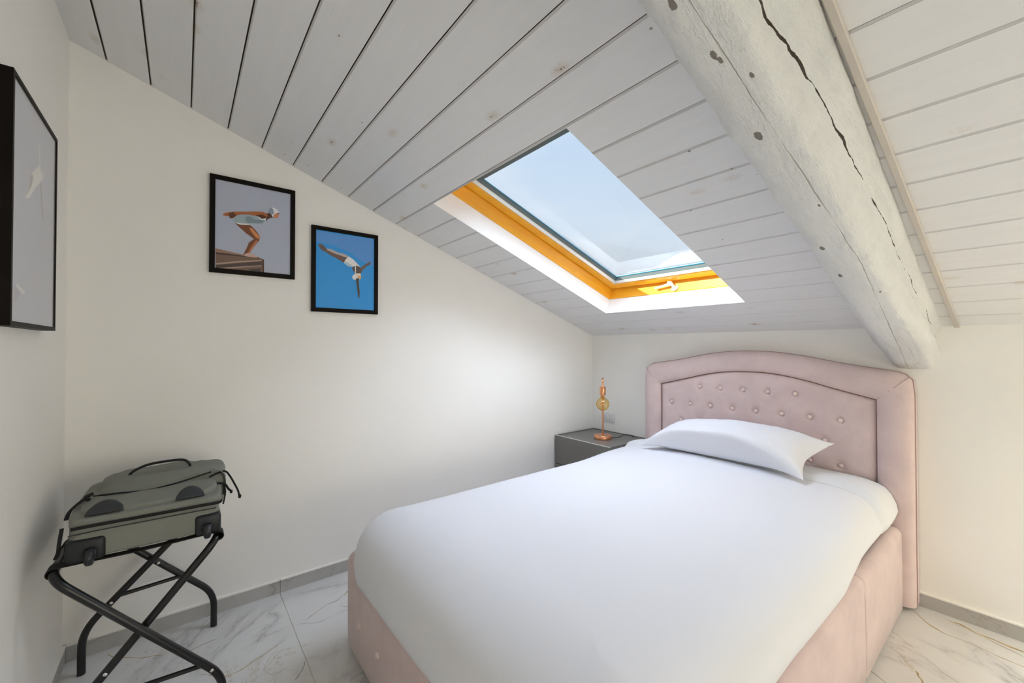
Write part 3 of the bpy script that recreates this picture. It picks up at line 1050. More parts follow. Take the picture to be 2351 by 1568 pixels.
# --- upholstered rails: sections with pinched seams
def rail(name, p0, p1, thick_dir, th, z0, z1, seams, rnd, parent):
    """box swept from p0 to p1 (xy), th thickness along thick_dir"""
    b_ = BM()
    p0, p1 = Vector((*p0, 0)), Vector((*p1, 0))
    td = Vector((*thick_dir, 0))
    Ln = (p1 - p0).length
    st = sorted(set([0, .004, .012, .028, Ln - .028, Ln - .012, Ln - .004, Ln] + [Ln * i / 40 for i in range(2, 39)] + [s + d for s in seams for d in (-.02, -.008, -.003, 0, .003, .008, .02)]))
    base = []
    def arc(cx, cz, a0, a1, n=5):
        for k in range(n + 1):
            a = a0 + (a1 - a0) * k / n
            base.append((cx + rnd * cos(a), cz + rnd * sin(a)))
    arc(th - .01 - 0, z0 + .01, 0, 0, 0) if False else None
    base = []
    arc(th - rnd, z1 - rnd, 0, pi / 2)
    arc(rnd, z1 - rnd, pi / 2, pi)
    base.append((0, z0 + .01)); base.append((.01, z0)); base.append((th - .01, z0)); base.append((th, z0 + .01))
    for zz in (.3, .6): base.append((th, z0 + (z1 - z0) * zz))
    cx, cz = th / 2, (z0 + z1) / 2
    rings = []
    for s in st:
        e = min(s, Ln - s)
        ins = 0.022 * max(0, 1 - e / .028) ** 2
        pinch = sum(.006 * math.exp(-((s - q) / .006) ** 2) for q in seams)
        ring = []
        for (a, z) in base:
            da = (a - cx); dz = z - cz
            k = ins + pinch
            na = cx + da - math.copysign(min(k, abs(da)), da)
            nz_ = cz + dz - math.copysign(k, dz) if z > cz else z
            bulge = .003 * sin(pi * max(0, min(1, (z - z0) / (z1 - z0)))) * math.copysign(1, da) * (1 - math.exp(-e / .06))
            w = noise.noise(Vector((s * 4, z * 5, p0.x))) * .0015
            ring.append(b_.verts.new(p0 + (p1 - p0).normalized() * s + td * (na + bulge + w) + Vector((0, 0, nz_))))
        rings.append(ring)
    n = len(base)
    for a, b in zip(rings, rings[1:]):
        for k in range(n): b_.faces.new((a[k], a[(k + 1) % n], b[(k + 1) % n], b[k]))
    b_.faces.new(rings[0]); b_.faces.new(rings[-1][::-1])
    return obj(name, b_, M['velvet'], parent, angle=50)
RZ0, RZ1 = .012, .395
rr_ = rail('side_rail', (BX1 - .065, BYF + .03), (BX1 - .065, BYH - .012), (1, 0), .065, RZ0, RZ1, [2.225 - 1.60, 2.225 - .82], .030, bed)
rl_ = rail('side_rail', (BX0 + .065, BYF + .03), (BX0 + .065, BYH - .012), (-1, 0), .065, RZ0, RZ1, [2.225 - 1.60, 2.225 - .82], .030, bed)
for yy in (-1.60, -.82):
    bm = BM()
    tube(bm, smooth_path([(BX1 - .004, yy, .02), (BX1 - .002, yy, .2), (BX1 - .003, yy - .002, .335), (BX1 - .012, yy - .012, .378), (BX1 - .03, yy - .03, .392)], 6), .0022, 6)
    obj('stitching', bm, M['seam_soft'], rr_)
foot = rail('footboard', (BX0, BYF + .065), (BX1, BYF + .065), (0, -1), .065, RZ0, RZ1, [], .034, bed)
for i in range(6): button(foot, .778 + .194 * i, BYF - .005, .175, .0120)
bm = BM()
for (x, y) in ((BX0 + .10, BYF + .12), (BX1 - .10, BYF + .12), (BX0 + .10, -.3), (BX1 - .10, -.3)):
    lathe(bm, [(0, 0), (.02, 0), (.024, .05), (0, .05)], (x, y, 0), 14)
box(bm, BX0 + .05, BX1 - .05, BYF + .05, BYH - .02, .05, .30)
obj('bed_base', bm, M['black_gap'], bed)['label'] = 'dark slatted base inside the frame'

# --- soft rounded body used for sheet and cover
def soft_body(x0, x1, yf, yh, prof, foot_prof, rc, amp, seed, crown=.012, rows=None, corner_drop=0.0):
    """U-shaped outline open at the head; rings go inwards and up"""
    n1, n2, n3 = 90, 14, 60
    cx = (x0 + x1) / 2
    b_ = BM()
    def outline(ds, df):
        rx, ry = max(rc - ds, 0), max(rc - df, 0)
        xa, xb, ya = x0 + ds, x1 - ds, yf + df
        o = []
        for i in range(n1): o.append((xa, yh + (ya + ry - yh) * i / n1, 0.0, (-1, 0)))
        for i in range(n2):
            a = pi + (pi / 2) * i / n2
            o.append((xa + rx + rx * cos(a), ya + ry + ry * sin(a), i / n2, (cos(a), sin(a))))
        for i in range(n3): o.append((xa + rx + (xb - xa - 2 * rx) * i / n3, ya, 1.0, (0, -1)))
        for i in range(n2):
            a = 1.5 * pi + (pi / 2) * i / n2
            o.append((xb - rx + rx * cos(a), ya + ry + ry * sin(a), 1 - i / n2, (cos(a), sin(a))))
        for i in range(n1 + 1): o.append((xb, ya + ry + (yh - ya - ry) * i / n1, 0.0, (1, 0)))
        return o
    def top_noise(x, y):
        return noise.noise(Vector((x * 3.1, y * 2.3, seed))) * amp + noise.noise(Vector((x * 8, y * 6, seed + 5))) * amp * .35
    rings = []
    for k in range(len(prof)):
        ring = []
        for (x, y, wf, nn) in outline(prof[k][0], foot_prof[k][0]):
            wf2 = smoothstep(0, 1, wf)
            z = prof[k][1] * (1 - wf2) + foot_prof[k][1] * wf2
            dn = top_noise(x, y)
            side = smoothstep(.56, .50, z)
            ring.append(Vector((x + nn[0] * dn * side * .8, y + nn[1] * dn * side * .8, z + dn * (1 - side))))
        rings.append(ring)
    last = rings[-1]
    xs_ = [p.x for p in last[n1 + n2:n1 + n2 + n3 + 1]]
    ys_ = [p.y for p in last[:n1 + 1]]
    zs_ = [p.z - top_noise(p.x, p.y) for p in last[:n1 + 1]]
    zf_ = [p.z - top_noise(p.x, p.y) for p in last[n1 + n2:n1 + n2 + n3 + 1]]
    G = []
    for j, y in enumerate(ys_):
        row = []
        for i, x in enumerate(xs_):
            sx_ = abs(2 * i / n3 - 1)
            ey = smoothstep(n1, n1 * .72, j)
            zb = prof[-1][1]
            z = zb + crown * (1 - sx_ ** 2.2) * ey
            row.append(b_.verts.new((x, y, z + top_noise(x, y))))
        G.append(row)
    for a, b in zip(G, G[1:]):
        for i in range(n3): b_.faces.new((a[i], a[i + 1], b[i + 1], b[i]))
    VR = [[b_.verts.new(p) for p in r] for r in rings]
    for a, b in zip(VR, VR[1:]):
        for i in range(len(a) - 1): b_.faces.new((a[i], a[i + 1], b[i + 1], b[i]))
    bmesh.ops.remove_doubles(b_, verts=b_.verts, dist=.0004)

    return b_

cv = [(.085, .398), (.040, .400), (.012, .412), (.000, .435), (-.006, .462), (-.002, .490), (.010, .514), (.028, .534), (.052, .549), (.085, .561), (.130, .5705), (.19, .5755), (.27, .577)]
cf_ = [(.052, .345), (.022, .338), (.004, .345), (-.002, .370), (-.004, .405), (.000, .440), (.010, .472), (.028, .502), (.056, .527), (.092, .547), (.140, .564), (.195, .5745), (.27, .577)]
bm = soft_body(BX0 + .024, BX1 - .030, BYF - .022, -.365, cv, cf_, .20, .006, 1.7)
for v_ in bm.verts:     # narrower at the head where the sheet roll shows, fuller over the right rail
    c_ = v_.co
    kr = smoothstep(1.55, 1.93, c_.x)
    c_.x += kr * (-.018 * smoothstep(-.70, -.40, c_.y) * smoothstep(.42, .50, c_.z) + .020 * smoothstep(-.7, -1.1, c_.y))
    kl = smoothstep(.95, .64, c_.x)
    c_.x -= kl * .030 * smoothstep(-1.0, -.42, c_.y)
    c_.z += .012 * smoothstep(-.95, -.42, c_.y) * smoothstep(.48, .55, c_.z)
    c_.z -= kr * .022 * smoothstep(-.6, -1.0, c_.y) * smoothstep(.52, .42, c_.z)
duvet = obj('duvet', bm, M['cotton'], loc=(1.3, -1.3, .4), angle=80)
sm = duvet.modifiers.new('thickness', 'SOLIDIFY')
sm.thickness = .012
sm.offset = -1
props(duvet, 'plain white duvet cover spread over the bed and tucked in at the foot', 'duvet')

# mattress head with its sheet folded over
cm = [(d + .004, z - .004) for d, z in cv]
cm = [(.085, .396), (.030, .398), (.004, .408), (-.012, .432), (-.022, .464), (-.016, .496), (.002, .522), (.024, .541), (.052, .553), (.088, .561), (.134, .567), (.192, .570), (.27, .572)]
bm = soft_body(BX0 + .024, BX1 - .030, -.80, -.128, cm, [(d, z) for d, z in cm], .05, .006, 1.7)
for v_ in bm.verts:
    if v_.co.x > 1.5: v_.co.x -= .012 * smoothstep(1.5, 1.9, v_.co.x)
    roll_ = smoothstep(-.368, -.325, v_.co.y) * (1 - .35 * smoothstep(-.24, -.128, v_.co.y))
    v_.co.x += .010 * roll_ * smoothstep(1.6, 1.95, v_.co.x)
    v_.co.x -= .033 * smoothstep(.95, .64, v_.co.x) * smoothstep(-.75, -.36, v_.co.y)
    v_.co.z += (.010 + .027 * roll_) * smoothstep(-.75, -.36, v_.co.y) * smoothstep(.48, .55, v_.co.z)
    k_ = smoothstep(-.352, -.40, v_.co.y)
    c_ = Vector((1.30, v_.co.y, .45))
    v_.co.z -= .030 * k_ * smoothstep(.40, .55, v_.co.z)
    v_.co.x += (.03 if v_.co.x < 1.3 else -.030 * smoothstep(1.5, 1.9, v_.co.x)) * k_ * smoothstep(.43, .50, v_.co.z)
matt = obj('mattress', bm, M['cotton2'], loc=(1.3, -.3, .4), angle=80)
props(matt, 'white sheeted mattress end showing between duvet and headboard', 'mattress')

# --- pillow
bm = BM()
NU, NV = 90, 54
C00, C10 = Vector((.806, -.478, .612)), Vector((1.712, -.480, .610))
C01, C11 = Vector((.865, -.165, .690)), Vector((1.752, -.150, .745))
PN = Vector((0, -.42, .907)).normalized()
def pil(s, t, side):
    a, b = (s + 1) / 2, (t + 1) / 2
    # edges drawn in between the four ears
    s2 = s * (1 - .125 * (1 - abs(t) ** 1.6) * abs(s) ** 3)
    t2 = t * (1 - (.13 if t > 0 else .32) * (1 - abs(s) ** 2.2) * abs(t) ** 3)
    a, b = (s2 + 1) / 2, (t2 + 1) / 2
    p = C00 * (1 - a) * (1 - b) + C10 * a * (1 - b) + C01 * (1 - a) * b + C11 * a * b
    es, et = max(0, 1 - abs(s) ** 2.6), max(0, 1 - abs(t) ** 2.4)
    body_ = (es * et) ** .58
    h = .162 * body_ if side > 0 else -.055 * body_
    p = p + PN * h
    p.z += .040 * (1 - s * s) * smoothstep(-.2, -1, t)
    n_ = noise.noise(Vector((s * 2.2, t * 1.5, side + 2))) * .010 + noise.noise(Vector((s * 7, t * 5, side))) * .0035
    p += PN * n_ * min(1, body_ * 3)
    ear = smoothstep(.72, 1.0, abs(s)) * smoothstep(.6, 1.0, abs(t))
    p += PN * noise.noise(Vector((s * 9, t * 9, 8))) * .012 * ear
    return p
top, bot = [], []
for j in range(NV + 1):
    t = sin(pi / 2 * (-1 + 2 * j / NV))
    top.append([bm.verts.new(pil(sin(pi / 2 * (-1 + 2 * i / NU)), t, 1)) for i in range(NU + 1)])
    bot.append([bm.verts.new(pil(sin(pi / 2 * (-1 + 2 * i / NU)), t, -1)) for i in range(NU + 1)])
for j in range(NV):
    for i in range(NU):
        bm.faces.new((top[j][i], top[j][i + 1], top[j + 1][i + 1], top[j + 1][i]))
        bm.faces.new((bot[j][i], bot[j + 1][i], bot[j + 1][i + 1], bot[j][i + 1]))
bmesh.ops.remove_doubles(bm, verts=bm.verts, dist=.00001)
for v in bm.verts:      # keep clear of bed and headboard
    if v.co.z < .611: v.co.z = .611 + (v.co.z - .611) * .05
    if v.co.y > -.128: v.co.y = -.128 + (v.co.y + .128) * .05
pill = obj('pillow', bm, M['cotton'], loc=(1.262, -.335, .58), angle=60)
props(pill, 'white pillow leaning against the tufted headboard', 'pillow')

# ================================================================== NIGHTSTAND, LAMP, SOCKET
ns = thing('nightstand', 'dark grey lacquered nightstand in the corner beside the bed', 'nightstand', (.29, -.235, 0))
nx0, nx1, ny0, ny1, nzt = .020, .560, -.455, -.012, .548
bm = BM()
box(bm, nx0, nx0 + .014, ny0 + .004, ny1, .08, nzt, .001)
box(bm, nx1 - .014, nx1, ny0 + .004, ny1, .08, nzt, .001)
box(bm, nx0 + .014, nx1 - .014, ny1 - .014, ny1, .08, nzt, .001)
box(bm, nx0 + .014, nx1 - .014, ny0 + .02, ny1 - .014, .08, .10)
obj('carcass', bm, M['grey_lacquer'], ns, smooth=False)
bm = BM()
box(bm, nx0 + .014, nx1 - .014, ny0 + .004, ny1 - .014, nzt - .020, nzt - .006, .001)
obj('top', bm, M['grey_lacquer'], ns, smooth=False)
bm = BM()
box(bm, nx0 - .002, nx1 + .002, ny0 - .014, ny0 + .003, nzt - .222, nzt - .003, .0015)
dr1 = obj('drawer', bm, M['grey_lacquer'], ns, smooth=False)
bm = BM()
box(bm, nx0 - .002, nx1 + .002, ny0 - .014, ny0 + .003, .085, nzt - .227, .0015)
obj('drawer', bm, M['grey_lacquer'], ns, smooth=False)
bm = BM()
box(bm, nx0 - .002, nx1 + .002, ny0 - .0145, ny0 - .0115, nzt - .0035, nzt + .0015)
obj('edge_strip', bm, M['pale_edge'], dr1, smooth=False)['label'] = 'pale bright strip along the top front edge'
bm = BM()
box(bm, nx0 + .03, nx1 - .03, ny0 + .03, ny1 - .03, 0, .08)
obj('plinth', bm, M['black_gap'], ns, smooth=False)

LZ = nzt - .006
LX, LY = .328, -.262
lamp = thing('table_lamp', 'copper table lamp with a hanging amber globe bulb on the nightstand', 'lamp', (LX, LY, LZ))
bm = BM()
lathe(bm, [(0, 0), (.066, 0), (.068, .002), (.068, .026), (.066, .0285), (.012, .0295), (0, .0295)], (LX, LY, LZ), 48)
obj('base', bm, M['copper'], lamp)
hd = Vector((.63, -.77, 0)).normalized()     # the arm bends towards the room
hr = .034
path = [Vector((LX, LY, LZ + .02)), Vector((LX, LY, LZ + .2)), Vector((LX, LY, LZ + .41))]
cc = Vector((LX, LY, LZ + .432)) + hd * hr
for k in range(13):
    a = pi - pi * k / 12
    path.append(cc + hd * hr * cos(a) + Vector((0, 0, hr * sin(a))))
path.append(path[-1] + Vector((0, 0, -.03)))
bm = BM()
tube(bm, path, .0062, 14)
obj('stem', bm, M['copper'], lamp)
sx = path[-1]
bm = BM()
lathe(bm, [(0, 0), (.008, 0), (.021, -.003), (.0225, -.006), (.0225, -.064), (.0215, -.066), (.018, -.066), (0, -.060)], (sx.x, sx.y, sx.z + .006), 28)
obj('lamp_socket', bm, M['copper'], lamp)
bz_ = sx.z - .058
bm = BM()
prof = [(.0135, 0), (.0140, -.012)]
R_ = .0485
cz_ = -.012 - .014 - R_ + .004
for k in range(2, 25):
    a = pi / 2 - pi * k / 24 - .0
    r_, z_ = R_ * cos(a), cz_ + R_ * sin(a)
    if r_ > .018 or k > 8: prof.append((max(r_, 0), z_))
prof[-1] = (0, cz_ - R_)
lathe(bm, prof, (sx.x, sx.y, bz_), 36)
bulb = obj('bulb', bm, M['amber'], lamp)
bm = BM()
lathe(bm, [(0, 0), (.011, 0), (.011, -.018), (.004, -.026), (.004, -.05), (0, -.05)], (sx.x, sx.y, bz_ - .002), 16)
for k in range(6):
    a = 2 * pi * k / 6
    c0 = Vector((sx.x, sx.y, bz_ + cz_))
    tube(bm, [c0 + Vector((cos(a) * .006, sin(a) * .006, .022)), c0 + Vector((cos(a) * .019, sin(a) * .019, .002)), c0 + Vector((cos(a + .5) * .009, sin(a + .5) * .009, -.020))], .0017, 6)
obj('filament', bm, M['filament'], bulb)
bm = BM()
tube(bm, smooth_path([(LX + .05, LY + .045, LZ + .006), (LX + .075, LY + .10, LZ + .010), (LX + .085, LY + .16, LZ + .022), (LX + .12, LY + .205, LZ + .016), (LX + .125, LY + .222, LZ + .004), (LX + .11, LY + .2285, LZ + .001)], 8), .0028, 8)
obj('cord', bm, M['black_cable'], lamp)

so = thing('wall_socket', 'white socket and switch plate on the wall behind the lamp', 'wall socket', (.175, 0, .66))
bm = BM()
box(bm, .115, .235, -.008, 0, .617, .703, .003)
obj('plate', bm, M['plastic_white'], so)
bm = BM()
box(bm, .136, .1565, -.010, -.007, .637, .683, .001)
sk = obj('socket_module', bm, M['plastic_white'], so)
bm = BM()
for zz in (.650, .660, .670): lathe(bm, [(0, -.0105), (.0028, -.0105), (.0028, -.009), (0, -.009)], (.146, 0, zz), 10, axis='Y')
box(bm, .1565, .1577, -.0095, -.0075, .637, .683); box(bm, .134, .1355, -.0095, -.0075, .637, .683)
obj('socket_hole', bm, M['plastic_grey'], sk)
bm = BM()
box(bm, .1585, .191, -.0115, -.007, .637, .683, .0015)
obj('switch_key', bm, M['plastic_white'], so)
bm = BM()
for xx in (.157, .1915, .2135): box(bm, xx, xx + .0012, -.0088, -.0075, .636, .684)
box(bm, .157, .1925, -.0088, -.0075, .6355, .6367); box(bm, .157, .1925, -.0088, -.0075, .6837, .685)
obj('module_gap', bm, M['plastic_grey'], so, smooth=False)
bm = BM()
box(bm, .193, .2128, -.010, -.007, .637, .683, .001)
obj('blank_module', bm, M['plastic_white'], so)

wl = thing('assumed_wall_lamp', 'assumed small brass wall lamp with linen shade, unseen beyond the bed', 'lamp', (3.0, 0, .95))  # assumed lamp, out of view, built round the added point light
bm = BM()
lathe(bm, [(0, -.012), (.045, -.012), (.045, 0), (0, 0)], (3.0, 0, .95), 24, axis='Y')
obj('wall_plate', bm, M['copper'], wl)
bm = BM()
tube(bm, bend_path([(3.0, -.01, .95), (3.0, -.13, .95), (3.0, -.13, .985)], .03), .006, 10)
obj('arm', bm, M['copper'], wl)
bm = BM()
lathe(bm, [(.075, -.06), (.055, .06), (.053, .06), (.073, -.06), (.075, -.06)], (3.0, -.13, 1.02), 32)
k_ = NT('linen_shade')
k_.t.nodes.remove(k_.b)
_tl = k_.n('BsdfTranslucent'); _tl.inputs[0].default_value = (.9, .85, .72, 1)
_df = k_.n('BsdfDiffuse'); _df.inputs[0].default_value = (.85, .8, .7, 1)
_mx = k_.n('MixShader'); _mx.inputs[0].default_value = .65
k_.l(_df.outputs[0], _mx.inputs[1]); k_.l(_tl.outputs[0], _mx.inputs[2]); k_.l(_mx.outputs[0], k_.out.inputs[0])
obj('lamp_shade', bm, k_.m, wl)

# ================================================================== PICTURES
def picture_left_wall(label, y0, y1, z0, z1, bar, bgm, shapes, tr, depth=.018):
    t = thing('framed_picture', label, 'picture', (0, (y0 + y1) / 2, z0), 'framed diver pictures')
    b_ = BM()
    # mitred frame
    prof = [(0, .001), (0, depth), (.001, depth + .001), (bar - .001, depth + .001), (bar, depth), (bar, .006), (bar, .001)]
    rings = []
    for ins, x in prof:
        rings.append([b_.verts.new(p) for p in ((x, y0 + ins, z0 + ins), (x, y1 - ins, z0 + ins), (x, y1 - ins, z1 - ins), (x, y0 + ins, z1 - ins))])
    for k in range(len(prof)):
        a, b = rings[k], rings[(k + 1) % len(prof)]
        for i in range(4): b_.faces.new((a[i], a[(i + 1) % 4], b[(i + 1) % 4], b[i]))
    obj('frame', b_, M['frame_black'], t, smooth=False)
    b_ = BM()
    px = depth - .006
    quad(b_, (px, y0 + bar - .001, z0 + bar - .001), (px, y1 - bar + .001, z0 + bar - .001), (px, y1 - bar + .001, z1 - bar + .001), (px, y0 + bar - .001, z1 - bar + .001), 0)
    mats = [bgm]
    for k, (pts, col) in enumerate(shapes):
        m = flat(*col)
        if m not in mats: mats.append(m)
        P = []
        for q in pts:
            w = onX(*tr(*q), px)
            P.append((px + .00025 * (k + 1) * .5, min(max(w.y, y0 + bar), y1 - bar), min(max(w.z, z0 + bar), z1 - bar)))
        f = poly(b_, P, mats.index(m))
    obj('print', b_, mats, t, smooth=False)
    b_ = BM()
    box(b_, depth - .002, depth - .0012, y0 + bar, y1 - bar, z0 + bar, z1 - bar)
    obj('glass', b_, M['pic_glass'], t, smooth=False)
    return t

tr1 = lambda x, y: (470 + x / 6.032, 390 + y / 6.031)
S1 = [([(148, 1085), (300, 1120), (525, 1172), (735, 1205), (815, 1240), (820, 1425), (150, 1380)], (112, 88, 76)),
      ([(150, 1085), (300, 1120), (540, 1178), (560, 1195), (160, 1140)], (142, 112, 95)),
      ([(155, 1140), (330, 1160), (530, 1190), (600, 1205), (400, 1190), (158, 1165)], (62, 48, 42)),
      ([(155, 1290), (480, 1262), (795, 1245), (790, 1262), (480, 1282), (155, 1312)], (165, 140, 125)),
      ([(155, 1318), (790, 1268), (788, 1322), (155, 1372)], (78, 64, 62)),
      ([(170, 1372), (788, 1320), (786, 1332), (300, 1380), (200, 1378)], (158, 134, 120)),
      ([(610, 1375), (775, 1365), (770, 1420), (620, 1412)], (70, 62, 62)),
      ([(795, 1240), (820, 1245), (822, 1428), (800, 1425)], (78, 56, 46)),
      ([(420, 735), (500, 757), (620, 762), (680, 808), (730, 868), (767, 935), (757, 975), (705, 1035), (655, 1100), (625, 1150), (585, 1165), (530, 1185), (556, 1130), (592, 1060), (608, 1010), (680, 958), (640, 925), (580, 885), (520, 830), (468, 785)], (112, 66, 42)),
      ([(612, 798), (660, 808), (722, 880), (762, 932), (757, 965), (716, 942), (680, 905), (640, 850)], (196, 128, 84)),
      ([(735, 985), (700, 1035), (650, 1105), (615, 1150), (600, 1140), (640, 1070), (690, 1000), (712, 975)], (178, 108, 68)),
      ([(538, 1178), (590, 1148), (640, 1160), (690, 1182), (738, 1202), (715, 1216), (620, 1206), (560, 1192)], (190, 158, 146)),
      ([(420, 735), (398, 700), (420, 655), (460, 635), (560, 625), (640, 630), (760, 650), (858, 662), (842, 695), (800, 742), (720, 744), (622, 735), (616, 765), (500, 760)], (146, 162, 170)),
      ([(600, 735), (560, 690), (575, 650), (620, 640), (700, 690), (820, 700), (800, 742), (700, 742)], (118, 136, 146)),
      ([(432, 728), (520, 742), (616, 748), (616, 765), (500, 760), (450, 748)], (214, 224, 226)),
      ([(720, 652), (800, 672), (860, 660), (880, 665), (840, 700), (780, 690)], (206, 214, 216)),
      ([(250, 612), (290, 594), (400, 579), (560, 581), (700, 577), (800, 582), (855, 605), (880, 640), (850, 668), (800, 678), (740, 645), (620, 622), (500, 618), (440, 632), (392, 670), (352, 672), (338, 640), (265, 636)], (158, 92, 52)),
      ([(330, 600), (400, 588), (420, 615), (440, 632), (392, 670), (352, 672), (338, 640)], (92, 58, 34)),
      ([(700, 625), (790, 618), (850, 645), (838, 672), (790, 678), (740, 645)], (78, 40, 26)),
      ([(858, 612), (890, 596), (945, 612), (952, 665), (905, 668), (872, 682), (845, 715), (850, 668), (872, 640)], (76, 48, 36)),
      ([(948, 612), (985, 598), (1028, 598), (1022, 640), (1008, 672), (975, 670), (950, 655)], (190, 128, 98)),
      ([(890, 600), (893, 548), (915, 522), (955, 526), (1008, 555), (1032, 598), (985, 605), (955, 622), (945, 668), (934, 640), (915, 610)], (212, 210, 220)),
      ([(890, 600), (893, 548), (915, 522), (948, 548), (958, 600), (938, 622)], (132, 142, 158)),
      ([(1000, 596), (1030, 598), (1026, 612), (1005, 610)], (92, 50, 40))]
bg1 = print_bg('print_lavender', srgb(168, 164, 172), srgb(166, 172, 190), 1.62, 2.03)
picture_left_wall('larger black framed picture of a crouching diver in a white swimsuit on a platform', -2.706, -2.346, 1.599, 2.061, .0215, bg1, S1, tr1)
tr2 = lambda x, y: (460 + x / 4.3545, 380 + y / 4.3556)
S2 = [([(1156, 650), (1500, 705), (1730, 735), (1730, 1010), (1600, 950), (1480, 860), (1330, 800), (1156, 760)], (84, 142, 208)),
      ([(1178, 788), (1205, 782), (1232, 800), (1258, 828), (1310, 836), (1370, 868), (1440, 884), (1492, 915), (1440, 976), (1400, 952), (1350, 922), (1290, 892), (1250, 862), (1212, 846), (1188, 815)], (104, 84, 78)),
      ([(1258, 828), (1310, 836), (1372, 868), (1440, 884), (1488, 912), (1470, 925), (1400, 900), (1340, 880), (1270, 848)], (176, 166, 168)),
      ([(1484, 910), (1530, 940), (1572, 985), (1606, 1022), (1560, 1002), (1530, 1017), (1480, 1010), (1434, 976), (1452, 938)], (226, 232, 236)),
      ([(1450, 960), (1500, 985), (1530, 1017), (1480, 1010), (1434, 976)], (168, 186, 200)),
      ([(1524, 1012), (1560, 1000), (1606, 1020), (1618, 1050), (1602, 1084), (1560, 1082), (1530, 1062), (1518, 1032)], (90, 76, 72)),
      ([(1600, 1022), (1640, 992), (1692, 962), (1702, 966), (1698, 988), (1660, 1012), (1626, 1045), (1608, 1066)], (104, 94, 96)),
      ([(1544, 1004), (1554, 1004), (1556, 1080), (1546, 1076)], (230, 228, 220)),
      ([(1545, 1078), (1600, 1076), (1602, 1086), (1546, 1088)], (214, 190, 160)),
      ([(1518, 1108), (1536, 1088), (1600, 1084), (1608, 1110), (1592, 1135), (1548, 1146), (1522, 1134)], (236, 232, 226)),
      ([(1568, 1100), (1606, 1104), (1604, 1135), (1578, 1130)], (216, 166, 100)),
      ([(1552, 1132), (1582, 1124), (1584, 1180), (1592, 1260), (1590, 1322), (1582, 1332), (1574, 1290), (1566, 1220), (1560, 1180)], (80, 72, 70))]
bg2 = print_bg('print_blue', srgb(86, 144, 212), srgb(44, 142, 212), 1.47, 1.75)
picture_left_wall('smaller black framed picture of a diver plunging head first through blue', -2.266, -1.907, 1.438, 1.900, .0215, bg2, S2, tr2)

# the large picture on the near wall, seen along its face
FD = .034
fy = YN + FD
fx1 = onY(28.5, 400, fy).x
fx0 = onY(130.5, 500, fy).x
fz1 = .5 * (onY(28.5, 158, fy).z + onY(130.5, 311, fy).z)
fz0 = .5 * (onY(28.5, 748, fy).z + onY(129, 760, fy).z)
bp = thing('framed_picture', 'deep black framed picture of a pale figure on grey, at the left edge', 'picture', ((fx0 + fx1) / 2, YN, fz0), 'framed diver pictures')
bm = BM()
bar = .012
prof = [(0, YN + .001), (0, fy), (bar, fy), (bar, fy - .008), (bar, YN + .001)]
rings = []
for ins, y in prof:
    rings.append([bm.verts.new(p) for p in ((fx0 + ins, y, fz0 + ins), (fx1 - ins, y, fz0 + ins), (fx1 - ins, y, fz1 - ins), (fx0 + ins, y, fz1 - ins))])
for k in range(len(prof)):
    a, b = rings[k], rings[(k + 1) % len(prof)]
    for i in range(4): bm.faces.new((a[i], a[(i + 1) % 4], b[(i + 1) % 4], b[i]))
obj('frame', bm, M['frame_black'], bp, smooth=False)
py_ = fy - .005
bm = BM()
quad(bm, (fx0 + bar, py_, fz0 + bar), (fx1 - bar, py_, fz0 + bar), (fx1 - bar, py_, fz1 - bar), (fx0 + bar, py_, fz1 - bar), 0)
mats = [print_bg('print_grey', srgb(176, 172, 168), srgb(176, 180, 194), fz0, fz1)]
tr3 = lambda x, y: (x / 2.2417, 100 + y / 2.24)
S3 = [([(203, 515), (207, 515), (208, 630), (202, 630)], (206, 204, 198)),
      ([(202, 625), (212, 655), (222, 668), (222, 695), (205, 715), (182, 742), (152, 792), (134, 797), (131, 780), (148, 752), (158, 705), (163, 668), (185, 645)], (222, 219, 212)),
      ([(163, 668), (172, 690), (160, 735), (140, 775), (131, 782), (150, 748)], (150, 142, 134)),
      ([(206, 722), (211, 722), (224, 912), (221, 914)], (150, 144, 138)),
      ([(86, 1232), (126, 1272), (124, 1290), (108, 1284), (78, 1246)], (206, 204, 206)),
      ([(78, 1246), (108, 1284), (72, 1338), (70, 1250)], (160, 158, 172))]
for k, (pts, col) in enumerate(S3):
    m = flat(*col)
    if m not in mats: mats.append(m)
    P = [(min(max(w.x, fx0 + bar), fx1 - bar), py_ + .00015 * (k + 1), w.z) for w in (onY(*tr3(*q), py_) for q in pts)]
    poly(bm, P, mats.index(m))
obj('print', bm, mats, bp, smooth=False)
bm = BM()
box(bm, fx0 + bar, fx1 - bar, fy - .002, fy - .0012, fz0 + bar, fz1 - bar)
obj('glass', bm, M['pic_glass'], bp, smooth=False)

# ================================================================== LUGGAGE RACK
rk = thing('luggage_rack', 'black tubular folding luggage rack holding the olive bag', 'luggage rack', (.36, -2.9, 0))
TR = .0125
XF, XB, ZT = .62, .105, .575
YL, YR = -3.098, -2.694
def leg_frame(ytop, ybot, xf, xb, kf, kb):
    """continuous bent tube: foot, knee, top bar, knee, foot"""
    pts = [(xf, ybot, TR * .2), (xf, ybot, kf), (xf, ytop, ZT), (xb, ytop, ZT), (xb, ybot, kb), (xb, ybot, TR * .2)]
    b_ = BM()
    tube(b_, bend_path(pts, .062, 9), TR, 16)
    return obj('tube_frame', b_, M['tube'], rk)
f1 = leg_frame(YL, YR + .012, XF, XB, .100, .150)
f2 = leg_frame(YR, YL + .004, XF - .026, XB + .026, .100, .160)
def leg_pt(fr, front, z):
    if fr == 1: ya, yb, x = YL, YR + .012, (XF if front else XB)
    else: ya, yb, x = YR, YL + .004, (XF - .026 if front else XB + .026)
    kn = .100 if front else (.150 if fr == 1 else .160)
    return Vector((x, ya + (yb - ya) * (ZT - z) / (ZT - kn), z))
